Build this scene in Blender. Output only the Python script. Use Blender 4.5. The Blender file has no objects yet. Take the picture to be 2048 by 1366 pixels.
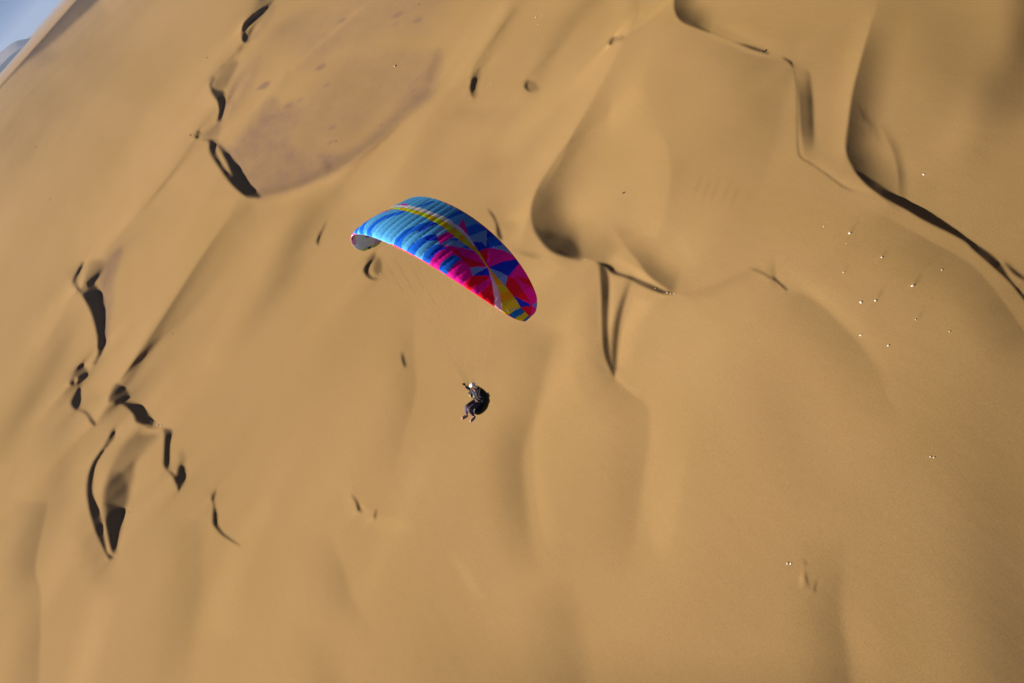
# Paraglider over coastal sand dunes, seen from a banking aircraft.
import bpy, bmesh, math, random
import numpy as np
from mathutils import Vector, Matrix

scene = bpy.context.scene
R = math.radians

EXPOSURE = 1.16
SAND_A = (.268, .164, .067, 1)
SAND_B = (.246, .150, .055, 1)
SAND_C = (.284, .176, .080, 1)
GRAVEL = (.180, .107, .062, 1)
HAZE_COL = (.50, .62, .88)
HAZE_D = 3.0e-5

# ------------------------------------------------------------------ camera
H = 120.0                      # camera height above the interdune flat (m)
F = 1700.0                     # focal length in pixels of the 2048 px wide photo
TH = math.atan2(.75, .66)      # roll
PITCH = math.atan(1134.0 / F)
c_, s_ = math.cos(TH), math.sin(TH)
cp, sp = math.cos(PITCH), math.sin(PITCH)
FWD = Vector((0, cp, -sp)); R0 = Vector((1, 0, 0)); U0 = Vector((0, sp, cp))
CR = R0 * c_ - U0 * s_         # camera right
CU = R0 * s_ + U0 * c_         # camera up
CAM = Vector((0, 0, H))
cam_d = bpy.data.cameras.new('camera'); cam = bpy.data.objects.new('camera', cam_d)
scene.collection.objects.link(cam); scene.camera = cam
cam.matrix_world = Matrix((
    (CR.x, CU.x, -FWD.x, CAM.x), (CR.y, CU.y, -FWD.y, CAM.y), (CR.z, CU.z, -FWD.z, CAM.z), (0, 0, 0, 1)))
cam_d.sensor_width = 36.0; cam_d.lens = 36.0 * F / 2048.0
cam_d.clip_start = 0.5; cam_d.clip_end = 200000.0

# ------------------------------------------------------------------ light
SUN_EL = R(33.0)
SUN_AZ = R(97.0)              # direction the light travels, measured from the view heading (+Y) towards +X
sdir = Vector((math.sin(SUN_AZ) * math.cos(SUN_EL), math.cos(SUN_AZ) * math.cos(SUN_EL), -math.sin(SUN_EL)))
sun_d = bpy.data.lights.new('sun', 'SUN'); sun = bpy.data.objects.new('sun', sun_d)
scene.collection.objects.link(sun)
sun_d.energy = 5.0; sun_d.angle = R(.53); sun_d.color = (1.0, .93, .82)
sun.rotation_euler = sdir.to_track_quat('-Z', 'Y').to_euler()
world = bpy.data.worlds.new('World'); scene.world = world; world.use_nodes = True
nt = world.node_tree
sky = nt.nodes.new('ShaderNodeTexSky'); sky.sky_type = 'NISHITA'; sky.sun_disc = False
sky.sun_elevation = SUN_EL; sky.sun_rotation = SUN_AZ + math.pi; sky.air_density = .10; sky.dust_density = .05; sky.ozone_density = .4
nt.links.new(sky.outputs[0], nt.nodes['Background'].inputs[0])
nt.nodes['Background'].inputs[1].default_value = .05
scene.view_settings.view_transform = 'Standard'; scene.view_settings.look = 'None'
scene.view_settings.exposure = EXPOSURE; scene.view_settings.gamma = 1.0

# ------------------------------------------------------------------ helpers
def link(o, parent=None):
    scene.collection.objects.link(o)
    if parent: o.parent = parent
    return o

def tag(o, label=None, cat=None, group=None, kind=None):
    if label: o['label'] = label
    if cat: o['category'] = cat
    if group: o['group'] = group
    if kind: o['kind'] = kind
    return o

def mesh_np(name, verts, faces, mat, parent=None, smooth=True):
    me = bpy.data.meshes.new(name)
    verts = np.asarray(verts, np.float32); faces = np.asarray(faces, np.int32)
    k = faces.shape[1]
    me.vertices.add(len(verts)); me.vertices.foreach_set('co', verts.ravel())
    me.loops.add(faces.size); me.loops.foreach_set('vertex_index', faces.ravel())
    me.polygons.add(len(faces)); me.polygons.foreach_set('loop_start', np.arange(len(faces), dtype=np.int32) * k)
    me.polygons.foreach_set('use_smooth', np.full(len(faces), smooth))
    me.update(calc_edges=True)
    if mat: me.materials.append(mat)
    return link(bpy.data.objects.new(name, me), parent)

def grid_faces(n, m):
    i = np.arange(n - 1)[:, None] * m + np.arange(m - 1)[None]
    return np.stack([i, i + 1, i + m + 1, i + m], -1).reshape(-1, 4)

def mat_simple(name, col, rough=.7, noise=0, scale=10, spec=.3):
    m = bpy.data.materials.new(name); m.use_nodes = True
    n = m.node_tree.nodes; l = m.node_tree.links; b = n['Principled BSDF']
    b.inputs['Roughness'].default_value = rough; b.inputs['Specular IOR Level'].default_value = spec
    b.inputs['Base Color'].default_value = (*col, 1)
    if noise:
        tc = n.new('ShaderNodeTexCoord'); t = n.new('ShaderNodeTexNoise'); t.inputs['Scale'].default_value = scale
        t.inputs['Detail'].default_value = 5
        r = n.new('ShaderNodeMapRange'); r.inputs[3].default_value = 1 - noise; r.inputs[4].default_value = 1 + noise
        mx = n.new('ShaderNodeVectorMath'); mx.operation = 'SCALE'; mx.inputs[0].default_value = col
        l.new(tc.outputs['Object'], t.inputs['Vector']); l.new(t.outputs[0], r.inputs[0])
        l.new(r.outputs[0], mx.inputs['Scale']); l.new(mx.outputs[0], b.inputs['Base Color'])
        bp = n.new('ShaderNodeBump'); bp.inputs['Strength'].default_value = .3
        l.new(t.outputs[0], bp.inputs['Height']); l.new(bp.outputs[0], b.inputs['Normal'])
    return m

# ------------------------------------------------------------------ dune field
# The survey of the dunes: brinks, slip faces and swells traced as ground lines.  The slopes they
# ask for are integrated into one height field, which is then meshed as real terrain.
STEP = 2.5
A = np.arange(-1300, 1300 + .1, STEP)         # across (towards world +X)
B = np.arange(6, 2450, STEP)                  # towards the viewer
nA, nB = len(A), len(B)
AA, BB = np.meshgrid(A, B)
q_ = BB - 1134.0
PX = 1024 + c_ * AA + s_ * q_
PY = 683 - s_ * AA + c_ * q_

def ground_xy(a, b, h=0.0):
    x = (H - h) * a / (b * cp); y = (H - h) * (F / (b * cp * cp) - sp / cp)
    return x, y

def seg_dist(x, y, pts, closed=False):
    """distance to a polyline, signed side (+ on the traveller's right) and the position along it"""
    best = np.full(x.shape, 1e9); side = np.zeros(x.shape); tt = np.zeros(x.shape)
    n = len(pts) if closed else len(pts) - 1
    for i in range(n):
        x1, y1 = pts[i]; x2, y2 = pts[(i + 1) % len(pts)]
        dx, dy = x2 - x1, y2 - y1; L2 = dx * dx + dy * dy + 1e-9
        t = np.clip(((x - x1) * dx + (y - y1) * dy) / L2, 0, 1)
        ex = x - x1 - t * dx; ey = y - y1 - t * dy; d = ex * ex + ey * ey
        k = d < best
        best = np.where(k, d, best); side = np.where(k, np.sign(dx * ey - dy * ex), side); tt = np.where(k, i + t, tt)
    return np.sqrt(best), side, tt

def spline(pts, step=9.0):
    p = np.array([q[:2] for q in pts], float); v = np.array([(list(q[2:]) + [1.0])[:1] for q in pts], float)
    out, val = [], []
    n = len(p)
    for i in range(n - 1):
        p0, p1, p2, p3 = p[max(i - 1, 0)], p[i], p[i + 1], p[min(i + 2, n - 1)]
        m = max(1, int(np.hypot(*(p2 - p1)) / step))
        for k in range(m):
            t = k / m
            out.append(.5 * ((2 * p1) + (p2 - p0) * t + (2 * p0 - 5 * p1 + 4 * p2 - p3) * t * t + (3 * p1 - p0 - 3 * p2 + p3) * t ** 3))
            val.append(v[i] + (v[i + 1] - v[i]) * t)
    out.append(p[-1]); val.append(v[-1])
    return np.array(out), np.array(val)[:, 0]

def region(pts, margin):
    p = np.array([q[:2] for q in pts], float)
    return (PX > p[:, 0].min() - margin) & (PX < p[:, 0].max() + margin) & (PY > p[:, 1].min() - margin) & (PY < p[:, 1].max() + margin)

def stroke(T, pts, wl, wr, amp):
    """add a band of slope along a line; wl / wr: how far it fades out on the left and on the right.
    amp may be scaled along the line by a third number per point"""
    P, V = spline(pts)
    m = region(pts, max(wl, wr))
    d, sd, t = seg_dist(PX[m], PY[m], P)
    v = np.interp(t, np.arange(len(V)), V)
    w = np.where(sd > 0, wr, wl); u = np.clip(d / w, 0, 1)
    T[m] += amp * v * (1 - u * u * (3 - 2 * u))

def inside(x, y, p):
    m = np.zeros(x.shape, bool); n = len(p)
    for i in range(n):
        x1, y1 = p[i]; x2, y2 = p[(i + 1) % n]
        if y1 == y2: continue
        m ^= ((y1 > y) != (y2 > y)) & (x < (x2 - x1) * (y - y1) / (y2 - y1) + x1)
    return m

def face(T, pts, val, feather=2.0, smooth=True):
    """set the slope inside an outline"""
    if smooth: P, _ = spline(list(pts) + [pts[0]], 5.0); P = P[:-1]
    else: P = np.array(pts, float)
    m = region(pts, feather + 4)
    x, y = PX[m], PY[m]
    d, _, _ = seg_dist(x, y, P, True)
    d = np.where(inside(x, y, P), d, -d)
    a = np.clip(d / feather + .5, 0, 1)
    T[m] = T[m] * (1 - a) + val * a

def value_noise(x, y, seed):
    rng = np.random.default_rng(seed); L = rng.random((256, 256)) * 2 - 1
    xi = np.floor(x).astype(int); yi = np.floor(y).astype(int); fx = x - xi; fy = y - yi
    fx = fx * fx * (3 - 2 * fx); fy = fy * fy * (3 - 2 * fy); g = lambda a, b: L[a & 255, b & 255]
    return (g(xi, yi) * (1 - fx) + g(xi + 1, yi) * fx) * (1 - fy) + (g(xi, yi + 1) * (1 - fx) + g(xi + 1, yi + 1) * fx) * fy

X0, Y0 = ground_xy(AA, BB)
G = np.zeros(AA.shape)
# --- gentle swells (slope along the light; negative = turned away from the sun)
S = lambda *a: stroke(G, *a)
# long near-side ramps on the left
S([(620, 0, .3), (560, 60, .8), (500, 110, .3)], 40, 6, -.05)
S([(415, 120, 0), (350, 230, 1), (260, 360, 1), (180, 480, .5)], 60, 60, .025)
S([(600, 420, 0), (540, 520, 1), (470, 640, 1), (420, 760, .3)], 50, 60, .03)
S([(900, 190, .2), (850, 230, .7), (790, 300, 1), (700, 380, .7)], 70, 50, .03)
S([(500, 388, .1), (478, 402, .5), (440, 460, .5), (400, 520, .7), (330, 630, 1), (270, 720, 1), (222, 795, 1.1)], 80, 4, -.095)
S([(490, 395, .4), (430, 470, .6), (310, 640, 1), (225, 780, 1)], 4, 40, .05)
S([(430, 470, 0), (350, 600, 1), (290, 690, 1.2), (235, 785, 1.5)], 30, 5, -.035)
S([(640, 400, .2), (600, 470, 1), (560, 560, 1), (500, 640, .5), (430, 720, 0)], 45, 45, -.07)
S([(330, 370, 0), (270, 440, .7), (225, 490, 1.2), (195, 530, 1.6), (168, 565, 1.2)], 50, 6, -.05)
S([(415, 235, 0), (330, 360, .5), (260, 440, 1), (160, 560, 1), (90, 690, .5)], 2, 42, .045)
S([(150, 600, 0), (120, 690, 1), (60, 800, 1), (0, 900, .6)], 40, 50, -.07)
S([(90, 1000, 0), (88, 1020, 1), (66, 1130, 1.4), (76, 1200, 1), (72, 1366, 1)], 9, 80, -.06)
S([(250, 1000, 0), (230, 1130, .4), (180, 1280, 1), (150, 1400, 1)], 45, 45, .04)
S([(180, 700, 0), (130, 860, 1), (110, 1000, 1), (60, 1120, .4)], 50, 60, -.05)
S([(170, 1030, .3), (185, 1090, 1), (210, 1160, .6), (230, 1200, 0)], 50, 50, -.07)
S([(400, 1040, 0), (392, 1080, 1), (385, 1200, 1), (360, 1366, .6)], 30, 80, -.04)
S([(560, 1000, 0), (470, 1100, .6), (440, 1250, 1)], 50, 50, .03)
S([(640, 1060, 0), (680, 1140, 1), (694, 1195, 1), (720, 1235, .5), (760, 1300, 0)], 16, 80, -.05)
S([(640, 1250, 0), (655, 1366, 1)], 60, 70, -.05)
S([(900, 1100, 0), (940, 1165, 1), (952, 1190, .5), (955, 1150, 0)], 25, 18, .035)
S([(700, 960, 0), (712, 1000, 1), (760, 1032, .6), (840, 1050, 0)], 3, 40, .04)
# around the pilot
S([(830, 600, 0), (822, 680, .8), (826, 780, 1), (800, 880, .6), (780, 960, 0)], 10, 70, -.055)
S([(1110, 660, 0), (1092, 700, 1), (1060, 820, .8), (1036, 900, 1.3), (1040, 1000, 1.3), (1052, 1090, .7), (1070, 1160, 0)], 24, 85, -.07)
S([(1100, 700, 0), (1070, 860, .6), (1075, 1000, 1), (1090, 1080, .3)], 40, 6, .04)
S([(1229, 757, .6), (1258, 785, 1), (1286, 810, 1), (1290, 880, 1), (1276, 960, 1), (1262, 1060, .6), (1240, 1160, 0)], 18, 100, -.055)
S([(1100, 1160, 0), (1130, 1230, 1), (1150, 1366, 1)], 50, 130, -.05)
S([(1229, 755, 1), (1258, 783, .8), (1290, 808, .3)], 16, 2, .09)
# vertical spur
S([(1196, 560, .3), (1196, 640, 1), (1204, 710, 1.1), (1228, 760, .4)], 2, 46, -.07)
S([(1225, 560, .5), (1222, 620, 1), (1212, 690, 0)], 8, 8, .06)
S([(1262, 555, .2), (1246, 600, 1), (1235, 645, 1.2), (1229, 700, 1.2), (1228, 740, 1)], 9, 14, -.22)
S([(1270, 590, .3), (1250, 650, 1), (1236, 720, 1)], 45, 3, .06)
# the bowl right of the wing
bowl = [(1125, 300, .15), (1092, 350, .45), (1073, 385, .8), (1064, 420, 1), (1068, 452, 1.05), (1080, 476, 1.1), (1102, 500, 1.2), (1132, 512, 1.3), (1158, 517, .5)]
S(bowl, 88, 7, -.20)
S([(1120, 340, 0), (1105, 400, .7), (1118, 450, 1), (1135, 500, 1)], 48, 45, -.085)
S([(1060, 455, .3), (1078, 480, 1), (1100, 503, 1.2), (1132, 515, 1.2), (1152, 518, .3)], 24, 3, -.06)
S([(1280, 0, .5), (1262, 50, 1), (1215, 140, 1), (1165, 230, 1), (1100, 330, 1), (1068, 385, .7), (1050, 450, .6)], 3, 60, .085)
S([(1190, 180, .3), (1150, 260, 1), (1120, 330, 1), (1100, 360, .5)], 75, 6, -.055)
S([(1250, 490, .3), (1275, 520, .7), (1300, 552, 1), (1340, 581, .9), (1352, 586, .2)], 58, 6, -.19)
S([(1225, 510, .2), (1280, 545, 1), (1330, 578, .6)], 4, 26, .07)
S([(990, 440, 0), (1015, 455, .6), (1040, 445, 0)], 20, 20, -.10)
S([(1030, 506, .3), (1060, 515, 1), (1080, 519, .2)], 16, 2, -.12)
S([(1360, 590, .2), (1420, 575, 1), (1500, 540, .8)], 3, 30, -.04)
# dome of the big central dune
S([(1585, 120, .3), (1560, 200, .5), (1530, 330, .5), (1480, 430, .2)], 20, 130, -.045)
S([(1370, 55, .3), (1500, 110, 1), (1560, 122, .6)], 2, 70, -.05)
S([(1200, 190, 0), (1290, 300, .8), (1290, 420, 1), (1230, 480, 0)], 90, 60, .05)
S([(1320, 250, 0), (1345, 330, 1), (1330, 440, .6), (1300, 500, 0)], 45, 8, -.035)
for (x, y, l) in ((1412, 352, 60), (1430, 350, 62), (1452, 358, 56), (1395, 350, 44), (1468, 372, 50)):
    S([(x + 12, y, 0), (x, y + l * .5, 1), (x - 13, y + l, 0)], 5, 7, -.045)
S([(1380, 120, 0), (1480, 160, 1), (1560, 260, .6)], 60, 60, -.02)
# the blind dune and bands above it
S([(1010, 20, .6), (975, 75, 1), (925, 140, 1), (885, 188, .4)], 3, 26, .10)
S([(1020, 25, .4), (985, 80, .8), (950, 130, 1), (940, 160, 1.2)], 28, 3, -.06)
S([(1190, 0, .8), (1140, 50, 1), (1100, 105, 1), (1070, 160, .6), (1055, 200, 0)], 26, 34, -.075)
S([(1278, 0, 1), (1270, 40, 1), (1252, 72, .5)], 3, 40, -.08)
S([(1345, 0, .8), (1310, 30, 1), (1240, 80, .6)], 3, 40, .07)
S([(1205, 110, .3), (1150, 160, 1), (1090, 220, 1), (1020, 290, .6)], 40, 50, .05)
S([(900, 205, .6), (860, 260, 1), (830, 340, .5), (800, 400, 0)], 60, 50, -.035)
S([(1040, 215, 0), (960, 230, 1), (900, 215, .5)], 40, 20, -.03)
# upper right
S([(1350, -20, 1), (1349, 20, 1), (1362, 42, 1.2), (1388, 54, 1), (1420, 66, .2)], 62, 4, -.22)
S([(1400, 40, 0), (1480, 70, 1), (1560, 110, .5)], 35, 3, .03)
S([(1595, 160, .3), (1600, 200, 1), (1604, 262, 1), (1612, 310, .2)], 36, 6, -.17)
S([(1618, 150, .5), (1623, 200, 1), (1625, 250, 1), (1626, 285, .4)], 4, 18, -.15)
S([(1596, 318, .4), (1640, 340, .8), (1690, 372, 1), (1740, 385, .6)], 22, 2, .045)
S([(1745, 40, .2), (1725, 110, .7), (1706, 180, 1), (1697, 240, 1.1), (1692, 300, 1.2), (1712, 345, 1.2), (1745, 378, .8)], 85, 4, -.19)
S([(1740, 50, .4), (1716, 130, 1), (1700, 210, 1), (1692, 290, .8)], 3, 50, .06)
S([(1800, 420, 0), (1797, 350, 1), (1785, 300, .8), (1760, 250, 0)], 3, 22, -.12)
for (x, y, l) in ((1738, 225, 50), (1752, 245, 45), (1726, 215, 40)):
    S([(x - 12, y - 10, 0), (x, y + l * .4, 1), (x + 8, y + l, 0)], 5, 6, -.05)
S([(1840, 0, .6), (1900, 100, .8), (1960, 200, .5)], 120, 120, -.05)
S([(2060, -40, 1), (2050, 120, 1), (1990, 200, .6), (1980, 260, 0)], 120, 70, -.11)
S([(1950, 60, 0), (1930, 180, .6), (1900, 330, .8), (1860, 420, 0)], 60, 60, .03)
S([(2048, 560, .6), (2030, 548, 1), (2010, 528, .3)], 5, 9, -.3)
S([(1760, 430, .3), (1850, 480, 1), (1950, 540, 1), (2030, 640, 1)], 4, 120, -.06)
S([(1548, 520, .2), (1548, 545, .8), (1552, 562, .8)], 3, 22, -.10)
S([(1500, 538, .3), (1525, 547, 1), (1545, 561, .5)], 4, 4, -.22)
S([(1545, 556, .5), (1556, 566, 1), (1572, 580, .6)], 4, 3, -.50)
S([(1572, 581, .6), (1605, 597, 1), (1650, 630, 1), (1710, 690, 1), (1760, 770, .5)], 24, 120, -.05)
S([(1572, 580, .3), (1620, 590, 1), (1690, 650, 1), (1750, 720, .3)], 60, 10, .045)
S([(1500, 700, 0), (1560, 830, 1), (1600, 960, .6)], 100, 100, -.035)
S([(1330, 700, 0), (1310, 850, 1), (1320, 1000, .8), (1330, 1150, .2)], 80, 80, .035)
S([(1680, 1080, 0), (1674, 1140, .6), (1668, 1220, 1.2), (1684, 1320, 1.3), (1690, 1400, 1.3)], 26, 110, -.05)
S([(1720, 1150, 0), (1720, 1250, 1), (1740, 1366, 1)], 60, 50, .02)
S([(1900, 820, .3), (1960, 1000, 1), (2000, 1200, 1.4), (2048, 1400, 1.5)], 170, 170, -.035)
S([(2060, 640, 1), (2060, 900, 1), (2060, 1366, 1)], 10, 190, -.03)
S([(800, 1330, 0), (1000, 1380, 1), (1300, 1420, 1), (1700, 1440, 1)], 160, 160, -.05)
# little windblown rills near the pair of pale stones
S([(1604, 1142, .3), (1602, 1160, 1), (1600, 1176, .3)], 7, 8, .12)
S([(1608, 1140, .2), (1612, 1158, 1), (1616, 1176, .3)], 5, 4, -.18)
S([(1632, 1162, .3), (1628, 1182, 1)], 3, 3, -.25)
S([(1609, 1122, .5), (1611, 1132, .5)], 4, 4, -.25)
for (x, y, l, a) in ((1702, 462, 26, .1), (1765, 512, 22, .1), (1756, 592, 26, .12), (1830, 566, 20, .16), (1838, 634, 22, .1), (1690, 540, 12, .06)):
    S([(x, y, 1), (x + l * .62, y - l * .78, .2)], 4, 4, -a)
# furrows on the old gravel flat
S([(735, 10, .3), (640, 90, 1), (560, 170, 1), (500, 230, .8), (440, 285, .5)], 2.5, 14, .05)
S([(720, 25, .3), (630, 105, 1), (550, 180, 1), (470, 270, .6)], 24, 2, -.05)
S([(500, 130, 0), (470, 170, 1), (445, 230, .6)], 5, 12, -.06)
S([(520, 120, 0), (480, 175, .8), (455, 215, .3)], 12, 3, .06)
S([(640, 20, 0), (560, 60, 1), (520, 110, .3)], 18, 18, -.03)
S([(525, 396, .6), (600, 378, 1), (700, 330, 1), (800, 250, 1), (860, 196, .8)], 3, 34, .035)
S([(525, 393, .6), (600, 372, 1), (700, 322, 1), (800, 242, 1), (855, 190, .8)], 24, 2, -.075)
S([(640, 310, 0), (655, 335, 1), (650, 352, 0)], 12, 6, -.06)
S([(880, 90, 0), (860, 140, 1), (850, 175, 0)], 20, 10, -.05)
S([(496, 90, .5), (470, 114, 1), (440, 142, 1), (420, 166, .6)], 5, 1.5, -.10)
S([(536, 10, .4), (560, -20, 1)], 8, 4, -.1)
# small hollows and knobs
S([(950, 148, .3), (943, 160, 1), (940, 176, 1), (942, 189, .5)], 17, 3, -.42)
S([(735, 520, .3), (760, 518, 0)], 4, 4, -.2)
S([(522, 200, .2), (638, 452, 0)], 1, 1, 0)
S([(653, 443, .1), (643, 460, .6), (636, 475, 1), (634, 488, .9)], 5, 2.2, -.40)
S([(640, 462, .3), (634, 478, 1), (632, 486, .5)], 2, 2, -.25)
S([(803, 706, .2), (804, 718, 1), (808, 732, .8)], 6, 3, -.45)
S([(700, 985, 0), (714, 1008, .8), (717, 1020, 1), (722, 1024, .2)], 5, 5, -.5)
S([(752, 1022, .4), (749, 1033, 1), (748, 1037, .3)], 4, 4, -.42)
S([(1218, 92, 0), (1228, 80, .8), (1246, 74, 1)], 1, 6, -.3)

# natural irregularity: streaks that run with the wind
wz = R(55); wu = X0 * math.sin(wz) + Y0 * math.cos(wz); wv = X0 * math.cos(wz) - Y0 * math.sin(wz)
G *= 2.1
near_ = np.clip(BB / 800, .2, 1)
G += near_ * (.03 * value_noise(wu / 160, wv / 28, 1) + .012 * value_noise(wu / 60, wv / 11, 2) + .045 * value_noise(wu / 400, wv / 90, 3))
G += .016 * np.clip((700 - BB) / 500, 0, 1) * value_noise(wu / 2500, wv / 420, 4)
for p, r, a in (((2048, 200), 850, -.15), ((2048, 1250), 1050, -.15), ((1300, 1500), 800, -.07), ((1450, 250), 420, -.05)):  # broad slopes tilted off the sun, shaped to darken the right and bottom
    d_ = np.clip(np.hypot(PX - p[0], PY - p[1]) / r, 0, 1); G += a * (1 - d_ * d_ * (3 - 2 * d_))

# --- slip faces: steeper than the sun is high, so they lie in shade
D = -.715
W = lambda p, v=D, f=3.0, sm=True: face(G, p, v, f, sm)
W([(158, 583), (171, 605), (183, 632), (191, 661), (195, 690), (194, 712), (184, 730), (190, 728), (203, 706), (208, 688), (209, 646), (208, 612), (202, 590), (190, 571), (176, 566), (174, 576), (166, 583)])
W([(158, 583), (148, 573), (144, 562), (150, 548), (166, 524), (158, 546), (152, 562), (156, 574)])
W([(168, 566), (172, 545), (186, 524), (205, 522), (200, 548), (188, 568), (178, 566)], -.38, 8)
W([(138, 762), (149, 744), (164, 734), (174, 742), (171, 752), (157, 760), (153, 754), (148, 756), (146, 770), (138, 770)])
W([(157, 776), (160, 788), (157, 817), (150, 821), (142, 812), (141, 800), (149, 788)])
W([(152, 820), (171, 829), (180, 846), (186, 852), (191, 850), (188, 843), (179, 832), (172, 824)])
W([(216, 805), (217, 795), (224, 779), (234, 768), (244, 774), (257, 788), (240, 801), (227, 806)])
W([(240, 808), (256, 806), (276, 810), (293, 824), (303, 839), (310, 846), (303, 851), (286, 850), (271, 845), (267, 833), (258, 820)], D, 3)
W([(284, 850), (300, 853), (320, 853), (310, 859), (296, 858)], -.28, 3)
W([(229, 857), (222, 863), (215, 878), (202, 898), (185, 925), (176, 951), (172, 981), (176, 1012), (183, 1042), (195, 1076), (207, 1100), (218, 1120), (227, 1116), (214, 1106), (211, 1088), (206, 1059), (198, 1025), (186, 995), (184, 971), (188, 937), (203, 907), (215, 890), (227, 876)])
W([(276, 870), (247, 893), (224, 928), (210, 966), (206, 995), (208, 1032), (213, 1070), (220, 1095), (228, 1107), (233, 1081), (242, 1051), (247, 1020), (256, 1000), (261, 971), (266, 951), (272, 922), (296, 893), (315, 871)], -.33, 12)
W([(222, 950), (212, 975), (208, 1005), (211, 1045), (216, 1078), (227, 1106), (234, 1080), (241, 1051), (246, 1020), (254, 990), (250, 960), (238, 945)], -.50, 10)
W([(214, 1010), (211, 1045), (216, 1078), (227, 1106), (233, 1080), (240, 1050), (244, 1022), (230, 1010)], D, 5)
W([(205, 1060), (210, 1088), (214, 1106), (220, 1110), (219, 1098), (213, 1070), (208, 1040)], .02, 3)
W([(325, 859), (343, 861), (340, 878), (338, 902), (337, 937), (330, 940), (326, 932), (327, 898), (328, 873)])
W([(333, 940), (345, 947), (351, 952), (355, 936), (362, 928), (369, 936), (370, 950), (368, 965), (360, 975), (357, 983), (350, 967), (344, 954)])
W([(355, 925), (358, 905), (364, 900), (370, 915), (368, 932), (360, 928)], -.2, 8)
W([(431, 981), (423, 990), (421, 996), (426, 1010), (424, 1032), (425, 1049), (432, 1059), (443, 1071), (455, 1079), (480, 1093), (456, 1075), (445, 1066), (434, 1048), (434, 1030), (429, 1013), (427, 998), (430, 989)])
W([(534, -12), (508, 17), (491, 38), (483, 61), (484, 83), (491, 86), (491, 70), (495, 50), (510, 28), (528, 12), (544, -12)])
W([(490, 84), (494, 62), (502, 44), (520, 28), (544, -12), (552, -8), (530, 28), (510, 52), (500, 72), (496, 86)], -.30, 5)
W([(418, 168), (423, 187), (435, 206), (438, 226), (433, 245), (441, 243), (443, 228), (448, 205), (447, 183), (440, 181), (428, 178), (422, 170), (430, 156), (424, 156)])
W([(424, 170), (438, 148), (458, 130), (476, 124), (466, 148), (450, 178), (430, 180)], -.29, 7)
W([(386, 274), (396, 265), (401, 266), (396, 271), (396, 277), (390, 277)])
W([(400, 278), (418, 280), (436, 281), (436, 284), (418, 284)], -.3, 3)
W([(398, 272), (410, 262), (434, 246), (440, 248), (436, 270), (420, 276)], -.13, 5)
W([(417, 280), (428, 284), (430, 300), (434, 313), (449, 338), (463, 352), (452, 326), (438, 298), (434, 288), (440, 292), (456, 307), (479, 337), (499, 369), (521, 394), (505, 396), (490, 394), (461, 369), (438, 337), (420, 308)])
W([(725, 541), (735, 520), (752, 508), (745, 520), (738, 532), (736, 546), (744, 556), (756, 558), (744, 560), (732, 554)])
W([(751, 520), (758, 516), (763, 528), (762, 545), (756, 552), (748, 548), (745, 535)], -.38, 6)
W([(974, 417), (988, 433), (998, 458), (1004, 480), (994, 474), (990, 446), (981, 430)], D, 3)
W([(1190, 525), (1211, 528), (1225, 534), (1233, 545), (1264, 555), (1286, 564), (1310, 574), (1332, 584), (1346, 588), (1325, 589), (1305, 582), (1280, 571), (1258, 559), (1235, 552), (1222, 547), (1211, 536), (1202, 532)])
W([(1197, 531), (1201, 588), (1202, 646), (1205, 699), (1214, 729), (1228, 755), (1228, 740), (1221, 722), (1217, 690), (1215, 646), (1217, 602), (1217, 560), (1210, 536)], -.58, 4)
W([(1356, 38), (1370, 38), (1385, 44), (1402, 55), (1420, 66), (1400, 60), (1380, 52)], -.5, 3)
W([(1472, 86), (1500, 93), (1532, 104), (1538, 109), (1510, 102), (1485, 92)], D, 2)
W([(1563, 116), (1574, 119), (1582, 124), (1585, 136), (1578, 127)], D, 2)
S([(1585, 128, .4), (1592, 180, .7), (1594, 290, 1), (1600, 316, 1.3), (1618, 327, 1), (1651, 349, 1), (1684, 374, 1), (1706, 384, .3)], 3.5, 2, -.42)
S([(1415, 63, .6), (1472, 86, .5)], 2.5, 2, -.3)
W([(1706, 341), (1732, 354), (1776, 382), (1808, 401), (1834, 414), (1862, 428), (1905, 456), (1940, 482), (1984, 512), (2003, 533), (2022, 562), (2070, 618), (2070, 630), (2022, 570), (1984, 534), (1947, 502), (1922, 480), (1849, 443), (1812, 421), (1768, 397), (1732, 371)])
W([(1214, 91), (1218, 82), (1226, 76), (1234, 74), (1226, 80), (1222, 90)], D, 2)
W([(1240, 75), (1247, 71), (1246, 78), (1236, 83)], -.25, 3)
W([(1047, 176), (1048, 166), (1054, 161), (1059, 163), (1055, 170), (1057, 179), (1066, 184), (1056, 184)], -.62, 3)
W([(1055, 164), (1066, 164), (1074, 172), (1078, 180), (1066, 184), (1057, 178)], -.27, 7)
W([(1082, 468), (1092, 488), (1112, 504), (1135, 512), (1158, 516), (1155, 497), (1140, 484), (1115, 474), (1097, 464)], -.60, 15)
G = np.clip(G, -.74, .4)

G = .25 * (np.roll(G, 1, 0) + np.roll(G, -1, 0) + np.roll(G, 1, 1) + np.roll(G, -1, 1)) * .6 + G * .4

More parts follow.
